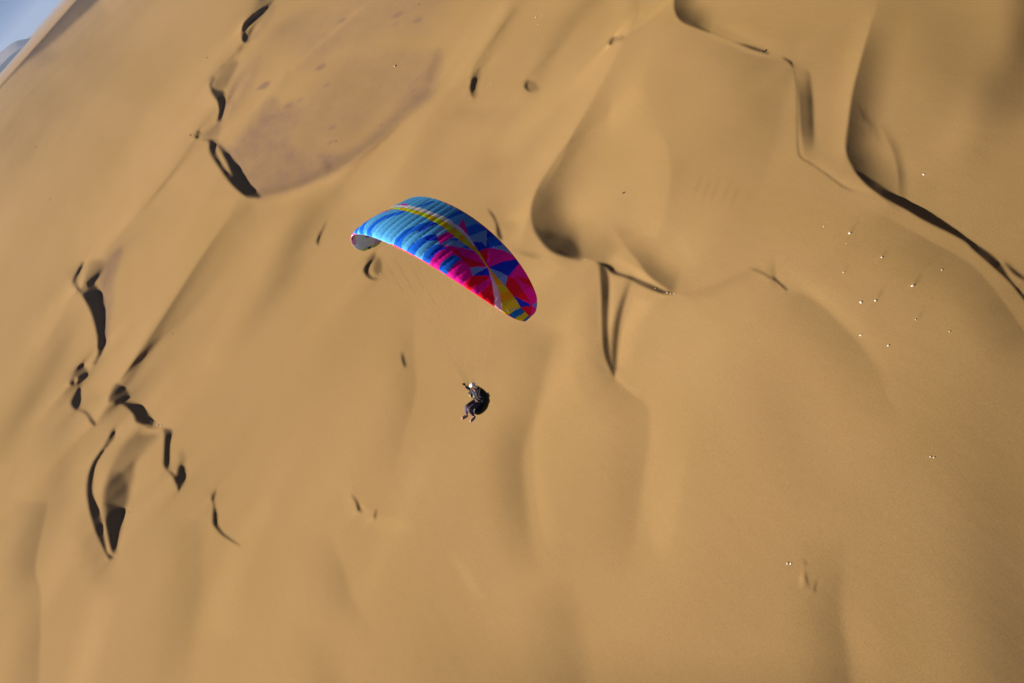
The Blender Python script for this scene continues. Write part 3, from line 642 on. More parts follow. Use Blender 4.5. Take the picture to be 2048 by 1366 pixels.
# wing artwork in span / chord coordinates
PATTERN = [
('B', [(-0.445, 0), (-0.47, 0.062), (-0.53, 0.213), (-0.5, 0.331), (-0.53, 0.2), (-0.57, 0.106), (-0.51, 0)]),
('B', [(-0.325, 0), (-0.36, 0.056), (-0.43, 0.206), (-0.475, 0.4), (-0.43, 0.481), (-0.465, 0.519), (-0.485, 0.406), (-0.515, 0.256), (-0.445, 0.075), (-0.4, 0)]),
('B', [(-0.21, 0), (-0.24, 0.062), (-0.25, 0.169), (-0.22, 0.338), (-0.17, 0.45), (-0.125, 0.575), (-0.16, 0.619), (-0.215, 0.506), (-0.28, 0.4), (-0.32, 0.219), (-0.305, 0.075), (-0.28, 0)]),
('B', [(0.105, 0.006), (0.08, 0.081), (0.075, 0.219), (0.1, 0.375), (0.15, 0.575), (0.12, 0.625), (0.06, 0.431), (0.025, 0.263), (0.02, 0.088), (0.035, 0)]),
('DB', [(0.11, 0.263), (0.1, 0.363), (0.11, 0.506), (0.13, 0.613), (0.15, 0.588), (0.13, 0.469), (0.125, 0.356)]),
('B', [(0.155, 0), (0.15, 0.081), (0.16, 0.225), (0.185, 0.35), (0.21, 0.419), (0.26, 0.363), (0.22, 0.256), (0.215, 0.119), (0.23, 0)]),
('DB', [(0.18, 0.256), (0.185, 0.35), (0.215, 0.419), (0.26, 0.363), (0.23, 0.288)]),
('LB', [(0.225, 0), (0.215, 0.094), (0.215, 0.206), (0.245, 0.3), (0.3, 0.338), (0.345, 0.338), (0.335, 0.119), (0.345, 0)]),
('B', [(0.29, 0), (0.265, 0.094), (0.26, 0.231), (0.295, 0.331), (0.345, 0.338), (0.345, 0.094), (0.355, 0)]),
('DB', [(0.31, 0.075), (0.3, 0.175), (0.31, 0.312), (0.345, 0.338), (0.34, 0.169), (0.345, 0.031)]),
('B', [(-0.12, 0.725), (-0.085, 0.931), (-0.05, 0.95), (-0.08, 0.75)]),
('B', [(0.145, 0.756), (0.145, 0.85), (0.15, 0.981), (0.195, 1), (0.18, 0.919), (0.175, 0.781)]),
('DB', [(0.315, 0.756), (0.335, 0.975), (0.39, 1), (0.37, 0.863), (0.355, 0.694)]),
('B', [(0.29, 0.731), (0.305, 0.938), (0.345, 1), (0.39, 1), (0.37, 0.875), (0.35, 0.725)]),
('PB', [(0.18, 0.463), (0.22, 0.644), (0.265, 0.65), (0.24, 0.394)]),
('MG', [(0.235, 0.388), (0.255, 0.613), (0.31, 0.625), (0.3, 0.469), (0.29, 0.312)]),
('MG', [(0.26, 0.731), (0.225, 0.894), (0.365, 0.688), (0.32, 0.7)]),
('PB', [(0.295, 0.319), (0.305, 0.463), (0.315, 0.613), (0.395, 0.594), (0.45, 0.575), (0.385, 0.45)]),
('B', [(0.3, 0.444), (0.335, 0.656), (0.365, 0.638), (0.335, 0.506)]),
('B', [(0.4, 0.481), (0.395, 0.594), (0.425, 0.594), (0.43, 0.531)]),
('DB', [(0.37, 0.681), (0.38, 0.85), (0.39, 1), (0.45, 1), (0.54, 1), (0.505, 0.756), (0.48, 0.588)]),
('PB', [(0.37, 0.675), (0.385, 0.981), (0.435, 0.869), (0.48, 0.75), (0.44, 0.756), (0.405, 0.663)]),
('B', [(0.43, 0.875), (0.45, 1), (0.515, 1), (0.495, 0.781)]),
('PB', [(0.49, 0.719), (0.525, 1), (0.61, 1), (0.565, 0.913), (0.505, 0.8)]),
('MG', [(0.35, 0), (0.335, 0.069), (0.325, 0.2), (0.345, 0.338), (0.295, 0.319), (0.37, 0.431), (0.435, 0.525), (0.49, 0.588), (0.48, 0.656), (0.5, 0.788), (0.56, 0.919), (0.62, 1), (0.69, 1), (0.765, 1), (0.85, 1), (0.935, 1), (0.99, 1), (1, 0.381), (0.91, 0.363), (0.86, 0.131), (0.815, 0), (0.735, 0), (0.65, 0), (0.565, 0), (0.48, 0)]),
('B', [(0.415, 0.006), (0.395, 0.1), (0.395, 0.225), (0.41, 0.319), (0.455, 0.325), (0.46, 0.125), (0.475, 0)]),
('RD', [(0.35, 0.35), (0.39, 0.394), (0.48, 0.413), (0.565, 0.537), (0.585, 0.5), (0.555, 0.425), (0.535, 0.3), (0.485, 0.312), (0.415, 0.338)]),
('RD', [(0.49, 0.581), (0.48, 0.681), (0.5, 0.725), (0.54, 0.631), (0.57, 0.525)]),
('MG', [(0.42, 0.369), (0.43, 0.431), (0.47, 0.419), (0.465, 0.369)]),
('MG', [(0.485, 0.4), (0.5, 0.5), (0.57, 0.537), (0.57, 0.5), (0.52, 0.444)]),
('PB', [(0.53, 0.288), (0.59, 0.488), (0.585, 0.213)]),
('DB', [(0.585, 0.213), (0.59, 0.488), (0.64, 0.406)]),
('RD', [(0.595, 0.013), (0.585, 0.088), (0.585, 0.213), (0.64, 0.4), (0.65, 0.331), (0.65, 0.15), (0.65, 0)]),
('RD', [(0.685, 0), (0.68, 0.15), (0.67, 0.35), (0.75, 0.2), (0.815, 0), (0.755, 0)]),
('MG', [(0.65, 0), (0.645, 0.081), (0.655, 0.375), (0.685, 0.312), (0.695, 0.1), (0.685, 0)]),
('DB', [(0.595, 0.5), (0.615, 0.769), (0.65, 1), (0.68, 1), (0.71, 0.656), (0.65, 0.575)]),
('PB', [(0.605, 0.506), (0.635, 0.562), (0.695, 0.638), (0.715, 0.613), (0.755, 0.444), (0.7, 0.438)]),
('RD', [(0.71, 0.625), (0.74, 0.719), (0.84, 0.706), (0.925, 0.744), (0.87, 0.544), (0.83, 0.463), (0.755, 0.45)]),
('RD', [(0.73, 0.744), (0.8, 1), (0.885, 1), (0.795, 0.825)]),
('DB', [(0.82, 0.45), (0.885, 0.556), (0.95, 0.731), (0.905, 0.375)]),
('PB', [(0.95, 0.744), (0.945, 1), (0.985, 1)]),
('RD', [(0.905, 0.369), (0.95, 0.719), (1, 0.5), (0.98, 0.356)]),
('MG', [(-0.69, 0.006), (-0.625, 0.025), (-0.54, 0.175), (-0.495, 0.369), (-0.495, 0.363), (-0.53, 0.219), (-0.57, 0.1), (-0.55, 0)]),
('B', [(-0.635, 0.019), (-0.595, 0.056), (-0.56, 0.125), (-0.535, 0.188), (-0.57, 0.1), (-0.595, 0.013)]),
('MG', [(-0.48, 0.431), (-0.41, 0.5), (-0.32, 0.562), (-0.44, 0.694), (-0.46, 0.556), (-0.48, 0.438)]),
('MG', [(-0.305, 0.694), (-0.31, 0.75), (-0.26, 0.763), (-0.215, 0.719), (-0.255, 0.694)]),
('RD', [(-0.66, 0.013), (-0.46, 0), (-0.75, 0)]),
('W', [(-0.58, 0.006), (-0.67, 0), (-0.75, 0), (-0.575, 0), (-0.55, 0.006)]),
('RD', [(-0.41, 0), (-0.535, 0), (-0.75, 0)]),
('W', [(-0.455, 0.588), (-0.43, 0.738), (-0.26, 0.7), (-0.13, 0.719), (0.005, 0.725), (0.115, 0.744), (0.2, 0.744), (0.29, 0.731), (0.355, 0.7), (0.435, 0.638), (0.45, 0.594), (0.36, 0.65), (0.3, 0.669), (0.23, 0.681), (0.145, 0.681), (0.035, 0.663), (-0.095, 0.656), (-0.225, 0.65), (-0.365, 0.656), (-0.455, 0.581)]),
('YG', [(-0.455, 0.581), (-0.44, 0.663), (-0.375, 0.581), (-0.455, 0.575)]),
('OR', [(-0.44, 0.663), (-0.34, 0.644), (-0.29, 0.581), (-0.375, 0.581)]),
('YG', [(-0.34, 0.644), (-0.255, 0.638), (-0.215, 0.575), (-0.29, 0.581)]),
('OR', [(-0.255, 0.638), (-0.185, 0.644), (-0.145, 0.575), (-0.215, 0.575)]),
('YG', [(-0.185, 0.644), (-0.115, 0.65), (-0.075, 0.575), (-0.145, 0.575)]),
('OR', [(-0.115, 0.65), (-0.04, 0.656), (-0.005, 0.581), (-0.075, 0.575)]),
('YG', [(-0.04, 0.656), (0.025, 0.663), (0.06, 0.588), (-0.005, 0.581)]),
('OR', [(0.025, 0.663), (0.09, 0.675), (0.12, 0.581), (0.06, 0.588)]),
('YG', [(0.09, 0.675), (0.15, 0.681), (0.17, 0.581), (0.12, 0.581)]),
('OR', [(0.15, 0.681), (0.2, 0.681), (0.215, 0.575), (0.17, 0.581)]),
('YG', [(0.2, 0.681), (0.245, 0.675), (0.26, 0.562), (0.215, 0.575)]),
('OR', [(0.245, 0.675), (0.285, 0.669), (0.3, 0.556), (0.26, 0.562)]),
('YG', [(0.285, 0.669), (0.32, 0.663), (0.335, 0.55), (0.3, 0.556)]),
('OR', [(0.32, 0.663), (0.355, 0.65), (0.365, 0.55), (0.335, 0.55)]),
('YG', [(0.355, 0.65), (0.4, 0.625), (0.415, 0.55), (0.365, 0.55)]),
('OR', [(0.4, 0.625), (0.45, 0.594), (0.465, 0.562), (0.415, 0.55)]),
('OR', [(0.425, 0.638), (0.45, 0.619), (0.485, 0.6), (0.595, 0.506), (0.59, 0.488), (0.495, 0.55), (0.45, 0.562)]),
('W', [(0.595, 0.494), (0.66, 0.425), (0.745, 0.306), (0.82, 0.131), (0.87, 0), (0.81, 0), (0.77, 0.131), (0.685, 0.331)]),
('OR', [(0.595, 0.494), (0.63, 0.456), (0.665, 0.419), (0.71, 0.356), (0.735, 0.469), (0.695, 0.475), (0.645, 0.488), (0.595, 0.506)]),
('YG', [(0.71, 0.356), (0.73, 0.331), (0.745, 0.306), (0.76, 0.275), (0.785, 0.456), (0.77, 0.463), (0.75, 0.463), (0.735, 0.469)]),
('OR', [(0.76, 0.275), (0.78, 0.231), (0.795, 0.194), (0.815, 0.15), (0.835, 0.444), (0.82, 0.45), (0.8, 0.456), (0.785, 0.456)]),
('YG', [(0.815, 0.15), (0.835, 0.088), (0.85, 0.031), (0.865, 0), (0.905, 0.394), (0.88, 0.413), (0.86, 0.431), (0.835, 0.444)]),
('YG', [(0.865, 0), (0.885, 0.15), (0.905, 0.394), (0.91, 0)]),
('TE', [(0.9, 0), (0.905, 0.375), (0.955, 0.413), (0.94, 0)]),
('YG', [(0.94, 0), (0.95, 0.406), (0.98, 0.419), (0.98, 0)]),
('TE', [(0.98, 0), (0.98, 0.413), (1, 0.463), (1, 0.062)]),
]
# ------------------------------------------------------------------ paraglider
WP = dict(R=4.4847, Phi=1.0523, c0=2.1345, ct=.12, pe=2.4414, yle=1.3955, sw=.7902, z0=7.3878, az=.9365, sk=-.1396, by=-.4569, lx=-.0255, ly=-.0753, lz=-.6161, al=-.13, a2=.3366)
PD = 29.852
AX = ((.6839, -.7095, -.1697), (.3744, .5410, -.7531), (-.6262, -.4515, -.6356))   # rows: right, down, away; columns: glider left, forward, up
def cam2world(r, d, z): return CR * r - CU * d + FWD * z
ORG = CAM + cam2world((950 - 1024) / F * PD, (790 - 683) / F * PD, PD)
CX = [cam2world(AX[0][i], AX[1][i], AX[2][i]) for i in range(3)]
GM = np.array([list(v) for v in CX]).T       # columns: local axes in world
def g2w(p):
    """glider frame (left, forward, up in metres from the karabiners) to world"""
    return np.asarray(p, float) @ GM.T + np.array(ORG)
gv = lambda *p: Vector(g2w(p))

COL = {'LB': (.11, .50, 1.0), 'B': (.01, .17, .95), 'DB': (.008, .045, .80), 'MG': (1.0, .008, .45), 'RD': (.92, .006, .03),
       'PB': (.22, .52, .95), 'W': (1.0, .93, 1.0), 'YG': (.78, 1.0, .02), 'OR': (1.0, .66, 0), 'TE': (.005, .25, .62)}
NCELL = 38
def wing_pos(s, c, lower, billow=True):
    phi = s * WP['Phi']
    e = np.sqrt(np.clip(1 - (np.abs(s) * .97) ** WP['pe'], 0, 1))
    tipr = np.sqrt(np.clip(1 - np.clip((np.abs(s) - .90) / .10, 0, 1) ** 2, 0, 1)) * .45 + .55
    ch = WP['c0'] * (WP['ct'] + (1 - WP['ct']) * e)
    yle = WP['yle'] - WP['sw'] * (1 - e) - ch * .35 * (1 - tipr); ch = ch * tipr
    y = yle - c * ch + WP['sk'] * s + WP['by'] * s * s
    t = .13 * ch; k = 1 - .5 * s * s
    if lower: o = -t * .28 * (2.6 * np.sqrt(c + 1e-9) * (1 - c) ** 1.3) * k
    else: o = t * .62 * (2.6 * np.sqrt(c + 1e-9) * (1 - c) ** 1.15) * k
    if billow:
        cell = np.abs(np.sin((s + 1) * .5 * NCELL * math.pi))
        puff = (cell ** .7 - .45) * .030 * (1 - .25 * np.abs(s)) * np.clip(1 - c, 0, 1) ** .45 * np.clip(c * 14 + .25, 0, 1)
        # seams pucker across the chord near the ribs
        puff = puff + .0025 * np.sin(c * 90 + 3 * np.sin(s * 37)) * (1 - cell) * np.clip(1 - c, 0, 1)
        o = o + (-puff * .8 if lower else puff)
        y = y + np.where(c < .06, puff * .5, 0)
    r = WP['R'] + o
    m = np.clip(-s - .2, 0, 1) ** 2
    aoa = (WP['al'] + WP['a2'] * s * s) * (y - .2)           # angle of attack
    return np.stack([r * np.sin(phi) + aoa * np.sin(phi) - WP['lx'] * m, y + WP['ly'] * m,
                     WP['z0'] - WP['R'] * WP['az'] + r * np.cos(phi) * WP['az'] + aoa * np.cos(phi) + WP['lz'] * m], -1)

def fabric(name, attr=True, col=(.8, .8, .8), trans=.30):
    m = bpy.data.materials.new(name); m.use_nodes = True
    n, l = m.node_tree.nodes, m.node_tree.links; b = n['Principled BSDF']; out = n['Material Output']
    b.inputs['Roughness'].default_value = .65; b.inputs['Specular IOR Level'].default_value = .2
    tr = n.new('ShaderNodeBsdfTranslucent'); mx = n.new('ShaderNodeMixShader'); mx.inputs[0].default_value = trans
    if attr:
        a = n.new('ShaderNodeAttribute'); a.attribute_name = 'dye'
        l.new(a.outputs['Color'], b.inputs['Base Color']); l.new(a.outputs['Color'], tr.inputs[0])
    else: b.inputs['Base Color'].default_value = (*col, 1); tr.inputs[0].default_value = (*col, 1)
    tc = n.new('ShaderNodeTexCoord'); t = n.new('ShaderNodeTexNoise'); t.inputs['Scale'].default_value = 9; t.inputs['Detail'].default_value = 6
    l.new(tc.outputs['Object'], t.inputs['Vector']); bp = n.new('ShaderNodeBump'); bp.inputs['Strength'].default_value = .10; bp.inputs['Distance'].default_value = .03
    l.new(t.outputs[0], bp.inputs['Height']); l.new(bp.outputs[0], b.inputs['Normal']); l.new(bp.outputs[0], tr.inputs['Normal'])
    l.new(b.outputs[0], mx.inputs[1]); l.new(tr.outputs[0], mx.inputs[2]); l.new(mx.outputs[0], out.inputs[0])
    return m
FAB = fabric('ripstop fabric')

def root(name, label, cat, loc=None):
    e = link(bpy.data.objects.new(name, None)); e.location = loc if loc is not None else ORG
    e.empty_display_size = .2; tag(e, label, cat); return e
def local(p): return np.asarray(p, float) - np.array(ORG)

glider = root('paraglider', 'blue, magenta and yellow paraglider wing with thin lines flying above the dunes', 'paraglider')
ns, nc = NCELL * 9 + 1, 110
s1 = np.linspace(-1, 1, ns); c1 = np.linspace(0, 1, nc) ** 1.35
ss, cc = np.meshgrid(s1, c1, indexing='ij')
sm, cm = np.meshgrid((s1[1:] + s1[:-1]) / 2, (c1[1:] + c1[:-1]) / 2, indexing='ij')
def dye(o, colour):
    at = o.data.color_attributes.new('dye', 'FLOAT_COLOR', 'CORNER')
    c = np.repeat(np.concatenate([colour.reshape(-1, 3), np.ones((colour.size // 3, 1))], 1), 4, axis=0).astype(np.float32)
    at.data.foreach_set('color', c.ravel())
# upper surface
cu = np.empty(sm.shape + (3,)); cu[:] = COL['LB']
cellid = np.floor((sm + 1) * .5 * NCELL).astype(int)
shade = np.array([random.Random(i * 7 + 1).uniform(.82, 1.12) for i in range(NCELL)])
for name, pts in PATTERN:
    k = inside(sm, cm, pts); cu[k] = COL[name]
cu *= shade[np.clip(cellid, 0, NCELL - 1)][..., None]
edge = (cm > .985) | (cm < .004); cu[edge & (sm > .0)] = COL['RD']; cu[(cm > .988) & (sm < -.1)] = COL['PB']
o = mesh_np('upper_surface', local(g2w(wing_pos(ss, cc, False))).reshape(-1, 3), grid_faces(ns, nc), FAB, glider); dye(o, np.clip(cu, 0, 1))
# lower surface
cl = np.empty(sm.shape + (3,)); cl[:] = (.78, .74, .66)
cl[(cm > .62 - .15 * (sm + .9)) & (sm < -.55)] = (.86, .40, .66)
cl[sm < -.965] = (.62, .70, .12); cl[(sm < -.965) & (cm > .35) & (cm < .5)] = (.03, .12, .10)
cl[(sm > -.86) & (sm < -.5) & (cm < .10)] = (.82, .25, .36)
cl[sm > .2] = (.80, .30, .5)
cl[(cm > .012) & (cm < .035) & (np.abs(sm) < .75)] = (.02, .02, .03)    # shade inside the air intakes, painted as a dark band
o = mesh_np('lower_surface', local(g2w(wing_pos(ss, cc, True))).reshape(-1, 3), grid_faces(ns, nc)[:, ::-1], FAB, glider); dye(o, cl)
# black emblem on the inside of the far wing tip
def ribbon_on_lower(name, path, w, mat, parent, off=.025):
    pts = []
    P = np.array(path, float); T = np.gradient(P, axis=0); T /= np.linalg.norm(T, axis=1)[:, None]; N = np.stack([-T[:, 1], T[:, 0]], 1)
    N[:, 0] *= .35
    rows = []
    for side in (-1, 1):
        q = P + N * w * side
        p = wing_pos(q[:, 0], q[:, 1], True, False); ctr = np.array([0, 0, WP['z0'] - WP['R'] * WP['az']])
        d = (ctr - p); d[:, 1] = 0; d /= np.linalg.norm(d, axis=1)[:, None]; rows.append(p + d * off)
    v = np.stack(rows, 1).reshape(-1, 3)
    n = len(P); f = [(2 * i, 2 * i + 1, 2 * i + 3, 2 * i + 2) for i in range(n - 1)]
    return mesh_np(name, local(g2w(v)), f, mat, parent)
ang = np.linspace(R(40), R(330), 26)
EMS, EMC = -.80, .44
ribbon_on_lower('emblem', [(EMS + .028 * math.cos(a), EMC + .085 * math.sin(a)) for a in ang], .018, mat_simple('black print', (.01, .01, .012), .6), glider)

# lines
def tube(bm, p0, p1, r, sides=5):
    d = (p1 - p0); L = d.length; d.normalize(); u = d.orthogonal().normalized(); w = d.cross(u)
    a = [bm.verts.new(p0 + (u * math.cos(t) + w * math.sin(t)) * r) for t in [6.2832 * i / sides for i in range(sides)]]
    b = [bm.verts.new(p1 + (u * math.cos(t) + w * math.sin(t)) * r) for t in [6.2832 * i / sides for i in range(sides)]]
    for i in range(sides): bm.faces.new((a[i], a[(i + 1) % sides], b[(i + 1) % sides], b[i]))
    bm.faces.new(a[::-1]); bm.faces.new(b)
def bm_obj(name, bm, mat, parent, smooth=True):
    bmesh.ops.recalc_face_normals(bm, faces=bm.faces)
    me = bpy.data.meshes.new(name); bm.to_mesh(me); bm.free()
    if smooth: me.polygons.foreach_set('use_smooth', [True] * len(me.polygons))
    me.materials.append(mat); return link(bpy.data.objects.new(name, me), parent)
LINE = mat_simple('suspension line', (.36, .25, .13), .8)
BLACK = mat_simple('black webbing', (.012, .012, .015), .7, .3, 60)
RISER = {sd: (sd * .22, .02, .45) for sd in (-1, 1)}
lo = lambda s, c: tuple(wing_pos(np.array(s), np.array(c), True, False))
L_ = lambda p: Vector(local(g2w(p)))
for sd in (-1, 1):
    for ci, c in enumerate((.07, .30, .56)):
        for j, (s0) in enumerate((.14, .42, .70)):
            bm = bmesh.new()
            att = [lo(sd * (s0 + k), c) for k in (-.09, 0, .09)]
            mid = np.array(att).mean(0); r0 = np.array(RISER[sd]) + np.array([0, .04 - .05 * ci, 0]); fork = r0 + (mid - r0) * (.64 if j < 2 else .72)
            tube(bm, L_(r0), L_(fork), .0022)
            for a in att: tube(bm, L_(fork), L_(a), .0015, 4)
            bm_obj('suspension_line', bm, LINE, glider)
    # brake line down to the hand
    hand = (-.345, .15, .50) if sd < 0 else (.36, .10, .22)
    bm = bmesh.new(); fork = np.array(RISER[sd]) + (np.array(lo(sd * .6, .97)) - np.array(RISER[sd])) * .6
    tube(bm, L_(hand), L_(fork), .0022)
    for s0 in (.3, .5, .7, .88): tube(bm, L_(fork), L_(lo(sd * s0, .985)), .001, 4)
    bm_obj('brake_line', bm, LINE, glider)
    bm = bmesh.new()
    for off in ((-.02, 0), (.012, .006), (.03, 0)):
        tube(bm, L_((sd * .05, .03 + off[0], -.02)) if False else L_((sd * .20, off[0], .0)), L_(np.array(RISER[sd]) + np.array([0, off[0] * 2, 0])), .009)
    bm_obj('riser', bm, BLACK, glider)
    bm = bmesh.new(); hx, hy, hz = hand
    tube(bm, L_((hx - .05, hy, hz - .07)), L_((hx + .05, hy, hz - .07)), .012); tube(bm, L_((hx - .05, hy, hz - .07)), L_(hand), .006); tube(bm, L_((hx + .05, hy, hz - .07)), L_(hand), .006)
    bm_obj('brake_handle', bm, BLACK, glider)

# ------------------------------------------------------------------ harness
harness = root('harness', 'bulky black paragliding harness pod behind the seated pilot', 'harness')
def loft(name, secs, mat, parent, n=28, power=2.5, cap=True):
    """secs: (centre xyz, half width x, half depth y); sections lie across the up axis"""
    ring = []
    for (cx, cy, cz), hw, hd in secs:
        for i in range(n):
            t = 2 * math.pi * i / n; c, s = math.cos(t), math.sin(t)
            ring.append((cx + hw * np.sign(c) * abs(c) ** (2 / power), cy + hd * np.sign(s) * abs(s) ** (2 / power), cz))
    m = len(secs)
    v = local(g2w(ring)); bm = bmesh.new(); vs = [bm.verts.new(p) for p in v]
    for k in range(m - 1):
        for i in range(n): bm.faces.new((vs[k * n + i], vs[k * n + (i + 1) % n], vs[(k + 1) * n + (i + 1) % n], vs[(k + 1) * n + i]))
    if cap: bm.faces.new(vs[:n]); bm.faces.new(vs[-n:][::-1])
    o = bm_obj(name, bm, mat, parent)
    sb = o.modifiers.new('s', 'SUBSURF'); sb.levels = sb.render_levels = 1
    return o
NYLON = mat_simple('black nylon', (.005, .005, .009), .62, .5, 14)
loft('pod', [((0, -.17, .26), .10, .03), ((0, -.19, .22), .17, .07), ((0, -.24, .05), .21, .12), ((0, -.28, -.15), .25, .17), ((0, -.24, -.33), .27, .25),
             ((0, -.13, -.48), .28, .33), ((0, -.07, -.63), .27, .34), ((0, -.04, -.75), .23, .29), ((0, -.02, -.83), .15, .19), ((0, -.02, -.85), .07, .09)], NYLON, harness)
TEAL = mat_simple('teal trim', (.05, .16, .15), .6, .3, 20)
GREY = mat_simple('grey trim', (.20, .21, .25), .6, .3, 20)
def strip(name, pts, w, mat, parent, th=.012):
    bm = bmesh.new(); prev = None
    for i, (p, nrm) in enumerate(pts):
        p = Vector(local(g2w(p))); n_ = Vector(GM @ np.array(nrm)).normalized()
        q = Vector(local(g2w(pts[min(i + 1, len(pts) - 1)][0]))); q0 = Vector(local(g2w(pts[max(i - 1, 0)][0])))
        t = (q - q0).normalized(); s = t.cross(n_).normalized() * w / 2
        cur = [bm.verts.new(x) for x in (p - s, p + s, p + s + n_ * th, p - s + n_ * th)]
        if prev:
            for k in range(4): bm.faces.new((prev[k], prev[(k + 1) % 4], cur[(k + 1) % 4], cur[k]))
        else: bm.faces.new(cur)
        prev = cur
    bm.faces.new(prev[::-1]); return bm_obj(name, bm, mat, parent, False)
strip('side_trim', [((.262, -.36, -.02), (1, -.2, 0)), ((.275, -.38, -.12), (1, -.2, 0)), ((.285, -.38, -.22), (1, -.2, 0))], .05, TEAL, harness)
strip('side_trim', [((.29, -.34, -.28), (1, -.1, 0)), ((.30, -.33, -.36), (1, -.1, 0)), ((.305, -.30, -.44), (1, -.1, 0))], .035, GREY, harness)
for sd in (-1, 1):
    strip('shoulder_strap', [((sd * .13, -.20, .20), (0, 0, 1)), ((sd * .13, -.10, .23), (0, .3, 1)), ((sd * .13, .0, .17), (0, 1, .4)), ((sd * .14, .055, .05), (0, 1, 0)), ((sd * .17, .07, -.1), (0, 1, 0)), ((sd * .19, .02, -.24), (0, 1, 0))], .06, BLACK, harness)
    bm = bmesh.new(); tube(bm, L_((sd * .20, .0, .03)), L_((sd * .20, .0, -.06)), .016, 8); tube(bm, L_((sd * .17, .03, -.03)), L_((sd * .23, -.03, -.03)), .01, 6); bm_obj('carabiner', bm, GREY, harness)
strip('chest_strap', [((-.17, .085, -.06), (0, 1, 0)), ((0, .115, -.06), (0, 1, 0)), ((.17, .085, -.06), (0, 1, 0))], .03, BLACK, harness)
strip('leg_strap', [((.06, .20, -.24), (0, .2, 1)), ((.05, .10, -.30), (0, .4, 1)), ((.10, .06, -.2), (0, 1, .4))], .04, BLACK, harness)
YEL = mat_simple('yellow panel', (.42, .34, .05), .6, .2, 30); WHT = mat_simple('white panel', (.42, .38, .32), .6, .2, 30)
instr = loft('side_pouch', [((-.20, .02, -.17), .05, .05), ((-.21, .03, -.13), .07, .07), ((-.21, .03, -.02), .075, .075), ((-.20, .03, .04), .06, .06), ((-.20, .03, .05), .03, .03)], BLACK, harness, 16, 4)
strip('yellow_stripe', [((-.29, .06, -.06), (-.6, 1, 0)), ((-.21, .112, -.06), (0, 1, 0)), ((-.13, .10, -.06), (.4, 1, 0))], .034, YEL, instr)
strip('white_stripe', [((-.29, .06, .0), (-.6, 1, 0)), ((-.21, .112, .0), (0, 1, 0)), ((-.13, .10, .0), (.4, 1, 0))], .028, WHT, instr)

# ------------------------------------------------------------------ pilot
person = root('person', 'pilot in dark jacket and white helmet sitting in a black harness, one arm raised', 'person')
def skin(name, joints, edges, mat, parent, sub=2):
    me = bpy.data.meshes.new(name); me.from_pydata([local(g2w(j[0])) for j in joints], edges, [])
    o = link(bpy.data.objects.new(name, me), None)
    md = o.modifiers.new('skin', 'SKIN'); md.use_smooth_shade = True
    sk = me.skin_vertices[0].data if me.skin_vertices else None
    if sk is None:
        bm = bmesh.new(); bm.from_mesh(me); bm.verts.layers.skin.verify(); bm.to_mesh(me); bm.free(); sk = me.skin_vertices[0].data
    for i, j in enumerate(joints):
        r = j[1] if isinstance(j[1], tuple) else (j[1], j[1]); sk[i].radius = r; sk[i].use_root = (i == 0)
    s2 = o.modifiers.new('sub', 'SUBSURF'); s2.levels = s2.render_levels = sub
    dg = bpy.context.evaluated_depsgraph_get(); ev = o.evaluated_get(dg)
    m2 = bpy.data.meshes.new_from_object(ev); m2.name = name
    bpy.data.objects.remove(o); bpy.data.meshes.remove(me)
    m2.materials.clear(); m2.materials.append(mat); m2.polygons.foreach_set('use_smooth', [True] * len(m2.polygons))
    return link(bpy.data.objects.new(name, m2), parent)
SKIN = mat_simple('skin', (.50, .24, .15), .55, .08, 20)
JACK = mat_simple('jacket cloth', (.010, .008, .028), .75, .5, 16)
TROU = mat_simple('trouser cloth', (.085, .062, .085), .8, .35, 18)
GLOV = mat_simple('glove leather', (.10, .055, .015), .7, .3, 40)
shR, elR, wrR = (-.19, -.08, .10), (-.35, -.02, .09), (-.345, .09, .33)
shL, elL, wrL = (.19, -.08, .13), (.31, -.05, -.08), (.33, .10, .10)
hip = (0, -.06, -.37); hipR, knR, anR, toR = (-.10, -.03, -.38), (-.13, .40, -.34), (-.17, .46, -.73), (-.19, .66, -.72)
hipL, knL, anL, toL = (.10, -.03, -.38), (.02, .44, -.34), (.10, .33, -.74), (.09, .53, -.80)
# the body itself: one continuous skin
J = [(hip, (.13, .11)), ((0, -.08, -.2), (.12, .09)), ((0, -.09, .0), (.14, .10)), ((0, -.08, .13), (.13, .085)), ((0, -.06, .20), .05), ((0, -.03, .27), .048),
     ((0, .0, .35), (.060, .070)), ((0, .01, .43), (.064, .076)), ((0, .0, .47), .045),
     (shR, .05), (elR, .04), (wrR, .027), (shL, .05), (elL, .04), (wrL, .027),
     (hipR, .085), (knR, .055), (anR, .036), (toR, .03), (hipL, .085), (knL, .055), (anL, .036), (toL, .03)]
E_ = [(0, 1), (1, 2), (2, 3), (3, 4), (4, 5), (5, 6), (6, 7), (7, 8), (3, 9), (9, 10), (10, 11), (3, 12), (12, 13), (13, 14), (0, 15), (15, 16), (16, 17), (17, 18), (0, 19), (19, 20), (20, 21), (21, 22)]
skin('body', J, E_, SKIN, person)
mid = lambda a, b, t: tuple(a[i] + (b[i] - a[i]) * t for i in range(3))
J = [((0, -.07, -.30), (.155, .125)), ((0, -.08, -.18), (.145, .12)), ((0, -.085, .0), (.165, .125)), ((0, -.08, .13), (.145, .105)), ((0, -.055, .22), (.062, .062)),
     (shR, .068), (mid(shR, elR, .5), .058), (elR, .050), (mid(elR, wrR, .5), .045), (mid(elR, wrR, .95), .036),
     (shL, .068), (mid(shL, elL, .5), .060), (elL, .052), (mid(elL, wrL, .5), .046), (mid(elL, wrL, .95), .036)]
jk = skin('jacket', J, [(0, 1), (1, 2), (2, 3), (3, 4), (3, 5), (5, 6), (6, 7), (7, 8), (8, 9), (3, 10), (10, 11), (11, 12), (12, 13), (13, 14)], JACK, person)
